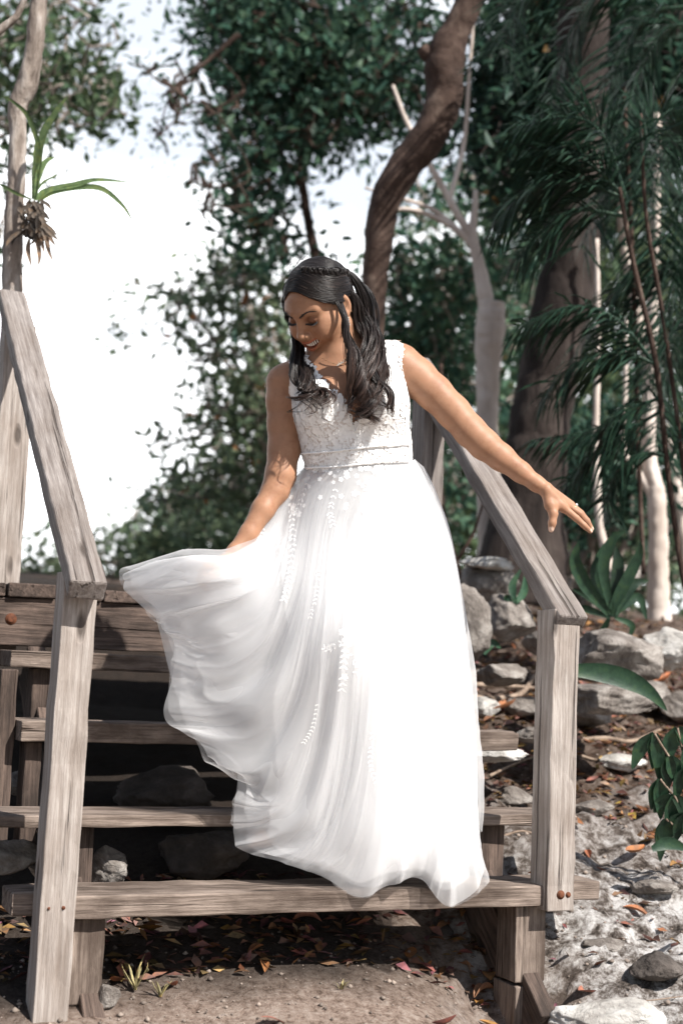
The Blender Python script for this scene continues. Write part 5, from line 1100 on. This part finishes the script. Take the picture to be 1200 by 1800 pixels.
# lace sprigs on the skirt
Vs = P1.reshape(-1, 3); Ns = N1.reshape(-1, 3); fm = np.zeros((NU, KV), bool); fm[:int(NU*18/nc_)] = True; fm = fm.ravel(); Xs, Ys = proj_cam(Vs)
Vf, Nf, Xf, Yf = Vs[fm], Ns[fm], Xs[fm], Ys[fm]
def spot(px, py):
    d = (Xf-px)**2+(Yf-py)**2+((Vf[:, 2]+.1)*60)**2; k = np.argmin(d); return Vf[k], Nf[k]
r = np.random.default_rng(23)
def flower(mb, px, py, L):
    mb = MB()
    p, nn = spot(px, py); e1 = np.cross(nn, [0, 0, 1.0]); e1 /= np.linalg.norm(e1)+1e-9; e2 = np.cross(nn, e1); a0 = r.uniform(0, 6.3)
    for k in range(5): a = a0+k*1.2566; petal(mb, p+nn*.001, nn, e1*math.cos(a)+e2*math.sin(a), L, L*.75, .0005, .08)
    v, f, t_ = mb.data(); part_cam('lace_flower', v, f, M_LACE, sk)
def vine(pts, L, n_):
    mb = MB()
    Q = catmull(np.array([(a, b_, 0) for a, b_ in pts], float), n_)
    for k in range(n_-1):
        p, nn = spot(*Q[k, :2]); p2, _ = spot(*Q[k+1, :2]); d = p2-p
        if np.linalg.norm(d) < 1e-6: d = np.array([0, -1.0, 0])
        d /= np.linalg.norm(d); sd = np.cross(nn, d)
        for sg in (-1, 1): petal(mb, p+nn*.001, nn, d*.9+sd*sg*r.uniform(.7, 1.2), L*r.uniform(.8, 1.2), L*.40, .0008, .10)
    v, f, t_ = mb.data(); part_cam('lace_sprig', v, f, M_LACE, sk)
vine([(512, 895), (515, 950), (510, 1010), (498, 1062)], .013, 20); vine([(478, 885), (464, 925), (455, 955)], .011, 10); vine([(540, 850), (528, 885), (520, 905)], .011, 9)
vine([(725, 900), (728, 960), (722, 1005)], .012, 12); vine([(700, 850), (690, 890), (705, 930)], .012, 10); vine([(735, 1320), (738, 1370), (728, 1425)], .012, 13); vine([(610, 1105), (605, 1150), (600, 1225)], .013, 13); vine([(790, 1060), (800, 1110), (806, 1160)], .011, 10)
for q in ([(655, 1290), (650, 1340), (662, 1385)], [(560, 1235), (548, 1280), (530, 1310)], [(690, 1080), (700, 1130), (696, 1175)], [(560, 1000), (556, 1050), (545, 1090)], [(650, 940), (655, 990), (648, 1030)], [(780, 1230), (790, 1290), (793, 1340)]): vine(q, r.uniform(.007, .009), 12)
vine([(590, 860), (580, 900), (586, 930)], .011, 9); vine([(650, 850), (640, 885), (655, 912)], .012, 9); vine([(600, 1130), (580, 1140), (568, 1138)], .011, 6); vine([(612, 1150), (630, 1170), (622, 1195)], .011, 6)
mb = MB()
for _ in range(70):
    a, b_ = r.uniform(490, 760), 822+abs(r.normal(0, 38)); 
    if a < 537-(b_-822)*.8 or a > 727+(b_-808)*.45: continue
    flower(mb, a, b_, r.uniform(.005, .009))
for (a, b_) in ((515, 890), (525, 905), (480, 880), (640, 900), (660, 905), (720, 890), (730, 930), (600, 1115), (612, 1130), (585, 1135), (605, 1190), (640, 880), (700, 900)): flower(mb, a, b_, .010)
# foot in a pale shoe, seen through the hem
ff = Field(np.arange(S(430, 0)[0], S(520, 0)[0], .003), np.arange(S(0, 1510)[1], S(0, 1420)[1], .003), np.arange(-.16, .1, .004))
ff.chain([S(492, 1432, .05), S(478, 1455, -.04), S(466, 1473, -.105)], (.034, .030, .026), .02)
for k in range(5): ff.cone(S(468-5*k, 1470+1.6*k, -.10), S(463-5.4*k, 1481+1.2*k, -.125), .0105-.001*k, .0095-.001*k, .004)
v, f = surface_nets(ff.F, ff.a); part_cam('foot', v, f.astype(np.int32), M_SKIN)
v, f = tube(np.array([S(446, 1464, -.09), S(456, 1452, -.112), S(472, 1452, -.115), S(486, 1462, -.085)]), .006, 8); part_cam('shoe_strap', v, f, M_SATIN)

# ------------------------------------------------------------------ hair
m, n, l, b = nodemat('dark_hair'); at = n.new('ShaderNodeAttribute'); at.attribute_name = 'tint'; mm = n.new('ShaderNodeMixRGB'); mm.blend_type = 'MULTIPLY'; mm.inputs[0].default_value = 1; mm.inputs[1].default_value = (0.0095, 0.0075, 0.007, 1)
l.new(at.outputs['Color'], mm.inputs[2]); l.new(mm.outputs[0], b.inputs['Base Color']); b.inputs['Roughness'].default_value = 0.36; b.inputs['Specular IOR Level'].default_value = 0.32; M_HAIR = m
CE = np.array([0, -.012, .038]); RE = np.array([.0810, .1010, .0870])
def on_cap(p, lift=1.0): q = (np.asarray(p)-CE)/RE; return CE+q/np.linalg.norm(q)*RE*lift
# close cap under the strands : the skull ellipsoid minus the face opening
th_, ph_ = np.meshgrid(np.linspace(0, np.pi, 110), np.linspace(0, 2*np.pi, 160, endpoint=False), indexing='ij')
cv = CE+np.stack([RE[0]*np.sin(th_)*np.cos(ph_), RE[1]*np.sin(th_)*np.sin(ph_), RE[2]*np.cos(th_)], 2).reshape(-1, 3)*.99
cvc = np.array([H(*p) for p in cv]); cf = grid_faces(110, 160, True); cc = cv[cf].mean(1); ccx, ccy = proj_cam(cvc[cf].mean(1))
HAIRLINE = [(490, 545), (496, 522), (506, 513), (525, 514), (548, 522), (572, 532), (592, 537), (600, 530), (612, 545), (612, 660), (480, 660)]
face_open = (in_poly(ccx, ccy, HAIRLINE) & (cc[:, 1] > -.02)) | ((cc[:, 2] < .02) & (cc[:, 1] > -.03))
cf = cf[~face_open].astype(np.int32)
bxk, byk = proj_cam(bv); DM = np.full((200, 200), 9.0); ii = np.clip(((bxk-440)/1.5).astype(int), 0, 199); jj = np.clip(((byk-420)/1.5).astype(int), 0, 199); np.minimum.at(DM, (ii, jj), bv[:, 2])
for _ in range(2): DM = np.minimum(DM, np.minimum(np.minimum(np.roll(DM, 1, 0), np.roll(DM, -1, 0)), np.minimum(np.roll(DM, 1, 1), np.roll(DM, -1, 1))))
def over_skin(P, lift):
    P = np.atleast_2d(np.asarray(P, float)).copy(); a, b_ = proj_cam(P); i = np.clip(((a-440)/1.5).astype(int), 0, 199); j = np.clip(((b_-420)/1.5).astype(int), 0, 199); w_ = DM[i, j]-lift
    hp = Hinv(P); ear = (hp[:, 0] > .060) & (hp[:, 1] < .030) & (hp[:, 2] < .036); k = (w_ < P[:, 2]) & (P[:, 2]-w_ < np.where(ear, .004, .04)); P[k] *= 1.0; nw = np.where(k, w_, P[:, 2]); sc_ = (DW+nw)/(DW+P[:, 2]); P[:, 0] *= sc_; P[:, 1] *= sc_; P[:, 2] = nw; return P
vis = Hinv(cvc)[:, 2] > -.02
near = np.zeros(len(cvc), bool); fn = (cvc-HT)[:, 2] < .0; cvc[fn] = over_skin(cvc[fn], .0015)
hr_cap = part_cam('hair', cvc, cf, M_HAIR)
r = np.random.default_rng(41)
Ri = HR.T/HS; o_h = (Ri @ (np.array([0, 0, -DW])-HT)-CE)/RE
def px_cap(px, py, lift=1.0):     # sight line through a photo point, met with the hair surface
    d = (Ri @ np.array([(px-600)/FPX, (900-py)/FPX, 1.0]))/RE; o = o_h
    A_, B_, C_ = d@d, o@d, o@o-lift*lift; disc = B_*B_-A_*C_
    t = (-B_-math.sqrt(max(disc, 0)))/A_; q = o+d*t; q = q/np.linalg.norm(q)*lift; p_ = H(*(CE+q*RE)); return over_skin(p_, .003+.02*max(0, lift-1.0))[0]
def strand(mb, P, rad, tone, sides=4, n_=30, tipk=.7):
    P = catmull(P, n_); q = np.linspace(0, 1, n_); R_ = rad*np.clip((1-q)/(1-tipk), .15, 1); v, f = tube(P, R_, sides, cap=False); mb.add(v, f, tone)
mb = MB()
LOW = [(501, 512), (520, 512), (547, 523), (575, 532), (600, 530), (624, 524), (634, 516)]; HIGH = [(514, 474), (528, 470), (546, 474), (566, 482), (586, 486), (606, 484), (622, 486)]
for k in range(900):
    q = r.random()**1.15; wv = r.normal()*1.6; ph = 2.4*math.sin(q*9)
    P = []
    for i, (a, b_) in enumerate(zip(LOW, HIGH)):
        x_ = a[0]*(1-q)+b_[0]*q+r.normal()*1.0; y_ = a[1]*(1-q)+b_[1]*q+wv*(.5+.8*q)+1.7*ph*math.sin(i*1.3)*(1-q)*.8
        P.append(px_cap(x_, y_, 1.005+.045*r.random()+.03*math.sin(i/6*math.pi)))
    tn = r.uniform(.3, 2.0)*(1+2.2*(r.random() < .12)); strand(mb, P, .00085, np.array([1, .9, .84])*tn*.9, tipk=.95)
for k in range(260):              # far side of the parting
    q = r.random(); yp = .060-.10*q; p0 = on_cap((-.006, yp, CE[2]+RE[2]*math.sqrt(max(.02, 1-((yp-CE[1])/RE[1])**2)))); zf = .050-.03*r.random()
    P = [p0, on_cap((-.046, yp*.85+.004, zf+.034)), on_cap((-.072, .012-.03*q, zf+.006)), on_cap((-.066, -.045, .03)), on_cap((-.038, -.09, .02))]
    strand(mb, [H(*(CE+(p-CE)*(1.005+.03*r.random()))) for p in P], .001, r.uniform(.4, 1.8), tipk=.95)
# crown strands running straight back
for k in range(420):
    q = r.random(); e_ = r.normal()*1.2
    P = [px_cap(512+5*q+e_, 478-16*q, 1.01+.02*r.random()), px_cap(532+8*q, 470-16*q+e_, 1.02+.02*r.random()), px_cap(566+2*q, 471-18*q+e_, 1.02+.02*r.random()), px_cap(596+e_, 478-16*q, 1.015+.02*r.random()), px_cap(616, 486-8*q+e_, 1.01)]
    strand(mb, P, .0010, r.uniform(.4, 2.0), tipk=.95)
v, f, t_ = mb.data(); part_cam('hair_strands', v, f, M_HAIR, hr_cap, t_)
# braid along the left of the crown
bp_ = CE+np.array([Ri @ (p-HT)-CE for p in catmull(np.array([px_cap(532, 476, 1.03), px_cap(552, 476, 1.05), px_cap(574, 478, 1.055), px_cap(594, 477, 1.05), px_cap(609, 480, 1.03)]), 60)]); mb = MB()
tb = np.gradient(bp_, axis=0); tb /= np.linalg.norm(tb, axis=1)[:, None]; nb2 = (bp_-CE)/RE**2; nb2 /= np.linalg.norm(nb2, axis=1)[:, None]; sb_ = np.cross(tb, nb2); q = np.linspace(0, 1, 60)
for j in range(3):
    for k in range(24):
        a = q*2*np.pi*3.4+j*2*np.pi/3; o = r.normal(0, .0018, 3); P = bp_+sb_*(.0080*np.sin(a))[:, None]+nb2*(.0045*np.cos(2*a)+.003)[:, None]+o
        v, f = tube(np.array([H(*p) for p in P]), .0014, 4, cap=False); mb.add(v, f, r.uniform(.6, 2.0))
v, f, t_ = mb.data(); part_cam('braid', v, f, M_HAIR, hr_cap, t_)
# falling locks : guides in px + depth, (spread px)
def lock(mb, g, n_, spread, rad=.0008, curl=0.0, cf_=3.0, tone=(.3, 2.2), tip_tone=1.0, sub=5, n_s=46):
    G = np.array([S(*p[:3]) for p in g]); sp_ = np.array([p[3] if len(p) > 3 else 1.0 for p in g]); nclump = max(1, n_//sub); Gc = catmull(G, n_s); sc = catmull(np.c_[sp_, sp_, sp_], n_s)[:, 0]
    q = np.linspace(0, 1, n_s); ph0 = r.uniform(0, 6.3)
    for c in range(int(nclump*1.5)):
        a0 = r.uniform(0, 6.3); rr_ = math.sqrt(r.random())*spread*DW/FPX; off = np.array([math.cos(a0)*rr_, 0.15*rr_*r.normal(), math.sin(a0)*rr_*.55]); ph = ph0+r.uniform(0, .9); cu = (curl+.001)*2.7*r.uniform(.6, 1.5); fq = cf_*r.uniform(.85, 1.2); L = r.uniform(.86, 1.04); tn = r.uniform(*tone)
        for s_ in range(sub):
            o = off[None, :]*(sc*np.minimum(1, .3+q*2.2))[:, None]+r.normal(0, .0016, 3)*(.6+.6*q[:, None])
            w_ = cu*np.clip(q-.06, 0, 1)[:, None]**.8*np.stack([np.sin(q*fq*6.28+ph), .4*np.cos(q*fq*6.28+ph), np.cos(q*fq*6.28+ph)], 1)
            P = Gc+o+w_; m_ = max(6, int(n_s*min(1, L*r.uniform(.95, 1.0)))); P = P[:m_]; q2 = np.linspace(0, 1, m_)
            v, f = tube(P, rad*np.clip((1-q2)*4, .2, 1)*np.clip(q2*8, .2, 1), 4, cap=False); tt2 = tn*r.uniform(.8, 1.2)*(1+(tip_tone-1)*q2**2)
            mb.add(v, f, np.repeat(np.outer(tt2, [1, 1, 1])*np.stack([1+.75*(tip_tone > 1)*q2**1.8, 1+.25*(tip_tone > 1)*q2**1.8, 1+0*q2], 1), 4, 0))
mb = MB()
# right of the picture, over her left shoulder
lock(mb, [(590, 490, -.03), (626, 528, -.01), (640, 570, -.01), (648, 620, -.045), (648, 668, -.085), (646, 712, -.10)], 240, 12, curl=.006, cf_=2.2, tip_tone=2.2)
lock(mb, [(596, 476, .0), (616, 486, .005), (646, 535, .02), (658, 590, .01), (662, 640, -.03), (657, 690, -.085), (650, 735, -.10)], 200, 9, curl=.007, cf_=2.0, tip_tone=2.4)
lock(mb, [(592, 506, -.04), (606, 560, -.075), (616, 600, -.075), (630, 645, -.085), (640, 690, -.100), (640, 722, -.105)], 110, 5, curl=.006, cf_=2.2, tip_tone=2.4)
lock(mb, [(570, 514, -.06), (590, 528, -.078), (600, 552, -.085), (606, 585, -.085), (616, 620, -.085), (622, 665, -.095), (612, 705, -.10), (592, 738, -.10)], 45, 3.0, curl=.004, cf_=1.6, tip_tone=3)
lock(mb, [(640, 570, .0), (652, 625, -.05), (662, 665, -.09), (680, 688, -.095), (684, 715, -.095), (698, 736, -.09)], 50, 4, curl=.003, cf_=1.4, tip_tone=3)
lock(mb, [(630, 640, -.08), (640, 680, -.10), (650, 712, -.105), (640, 735, -.11), (650, 742, -.11)], 60, 6, curl=.009, cf_=1.8, tip_tone=3)
lock(mb, [(610, 480, .05), (640, 515, .05), (655, 590, .06), (650, 640, .05), (640, 690, .06)], 120, 16, curl=.004)
# left of the picture, over her right chest
lock(mb, [(512, 560, .04), (518, 600, .02), (522, 645, -.02), (530, 680, -.06), (545, 694, -.085), (568, 692, -.092)], 80, 6, curl=.006, cf_=2.0, tip_tone=2.2)
lock(mb, [(530, 590, .05), (533, 630, .01), (534, 660, -.05), (541, 680, -.082), (558, 688, -.09), (562, 704, -.09)], 130, 10, curl=.007, cf_=1.8, tip_tone=2.0)
lock(mb, [(546, 600, .05), (545, 640, .0), (540, 666, -.06), (540, 684, -.085), (530, 695, -.088), (524, 704, -.085)], 80, 8, curl=.009, cf_=1.6, tip_tone=2.2)
lock(mb, [(530, 660, -.05), (545, 690, -.085), (566, 684, -.095), (578, 698, -.095), (566, 712, -.095)], 26, 2.5, curl=.006, cf_=1.5, tip_tone=3)
lock(mb, [(508, 560, .02), (516, 610, .0), (517, 650, -.02), (522, 680, -.06), (530, 694, -.075)], 40, 2.5, curl=.004, cf_=1.5)
lock(mb, [(512, 484, .0), (502, 504, .005), (500, 528, .01), (504, 554, .02), (512, 580, .04)], 50, 2.0, curl=.001)
for k in range(46):               # flyaway hairs round the outline
    a = r.uniform(-.2, 2.6); c0 = np.array([552+math.cos(a)*60, 512-math.sin(a)*58]); t_ = np.array([math.sin(a), math.cos(a)]); o_ = np.array([math.cos(a), -math.sin(a)]); L = r.uniform(18, 45)
    P = catmull(np.array([S(*(c0-o_*4), .03), S(*(c0+t_*L*.4+o_*r.uniform(0, 4)), .03), S(*(c0+t_*L+o_*r.uniform(-8, 9)), .03)]), 14); v, f = tube(P, .00032, 4, cap=False); mb.add(v, f, 1.5)
for k in range(26):               # stray curls
    x0 = r.choice([r.uniform(535, 560), r.uniform(615, 680)]); y0 = r.uniform(650, 690); lock(mb, [(x0, y0, -.085), (x0+r.normal()*10, y0+25, -.10), (x0+r.normal()*20, y0+45, -.105), (x0+r.normal()*22, y0+50+r.uniform(-15, 10), -.105)], 2, 1, curl=.006, cf_=1.3, tip_tone=2.5, sub=2, rad=.0007)
v, f, t_ = mb.data(); part_cam('hair_locks', v, f, M_HAIR, hr_cap, t_)

# ------------------------------------------------------------------ jewellery
M_SILVER = plain('silver', (0.85, 0.84, 0.82), 0.18, 1.0); M_GEM = plain('gem', (0.95, 0.95, 0.97), 0.05, 0, 1.0); M_GOLD = plain('gold', (0.9, 0.68, 0.42), 0.25, 1.0)
def body_front(px, py, lift):
    X_, Y_ = BX, BY; c = np.where((np.abs(X_-px) < 4) & (np.abs(Y_-py) < 4))[0]; w_ = bv[c, 2].min() if len(c) else -.06; return S(px, py, w_-lift)
BX, BY = proj_cam(bv)
P = np.array([body_front(*q, .0015) for q in ((636, 618), (626, 627), (614, 635), (602, 640), (590, 640), (578, 636), (566, 630))]); v, f = tube(catmull(P, 40), .0008, 6); nk = part_cam('necklace', v, f, M_GOLD)
mb = MB()
for k in range(4):
    p = body_front(596+k*4, 641-k*2.2, .003); e = np.array([.6, .8, 0]); petal(mb, p, np.array([0, 0, -1.0]), np.array([-.3, 1.0, 0]), .0065, .003); petal(mb, p, np.array([0, 0, -1.0]), np.array([-.9, -.2, 0]), .006, .003)
v, f, t_ = mb.data(); part_cam('pendant', v, f, M_SILVER, nk)
def ball(c, r_, n_=8):
    a, b_ = np.meshgrid(np.linspace(0, np.pi, n_), np.linspace(0, 2*np.pi, n_, endpoint=False), indexing='ij'); return np.asarray(c)+r_*np.stack([np.sin(a)*np.cos(b_), np.cos(a), np.sin(a)*np.sin(b_)], 2).reshape(-1, 3), grid_faces(n_, n_, True)
mb = MB(); e0 = H(.083, .002, -.028)
for k in range(4): v, f = ball(e0+np.array([.001*k, -.005-.0058*k, -.003]), .0026-.0002*k); mb.add(v, f)
v, f, t_ = mb.data(); part_cam('earring', v, f, M_SILVER)
def ringmesh(c, ax, R_, r_):
    ax = np.asarray(ax, float); ax /= np.linalg.norm(ax); e1 = np.cross(ax, [.3, .5, .8]); e1 /= np.linalg.norm(e1); e2 = np.cross(ax, e1); a = np.linspace(0, 2*np.pi, 33); return tube(np.array([c+e1*R_*math.cos(t)+e2*R_*math.sin(t) for t in a]), r_, 6)
rc = S(1008, 893, -.003); v, f = ringmesh(rc, S(1014, 898, -.003)-S(1004, 889, -.003), .0098, .0011); rg = part_cam('ring', v, f, M_GOLD)
v, f = ball(rc+np.array([.006, .0085, -.004]), .0032, 7); part_cam('gem', v, f, M_GEM, rg)
v, f = ringmesh(S(403, 981, -.084), S(396, 990, -.086)-S(412, 970, -.075), .0195, .0011); part_cam('bracelet', v, f, M_SILVER)
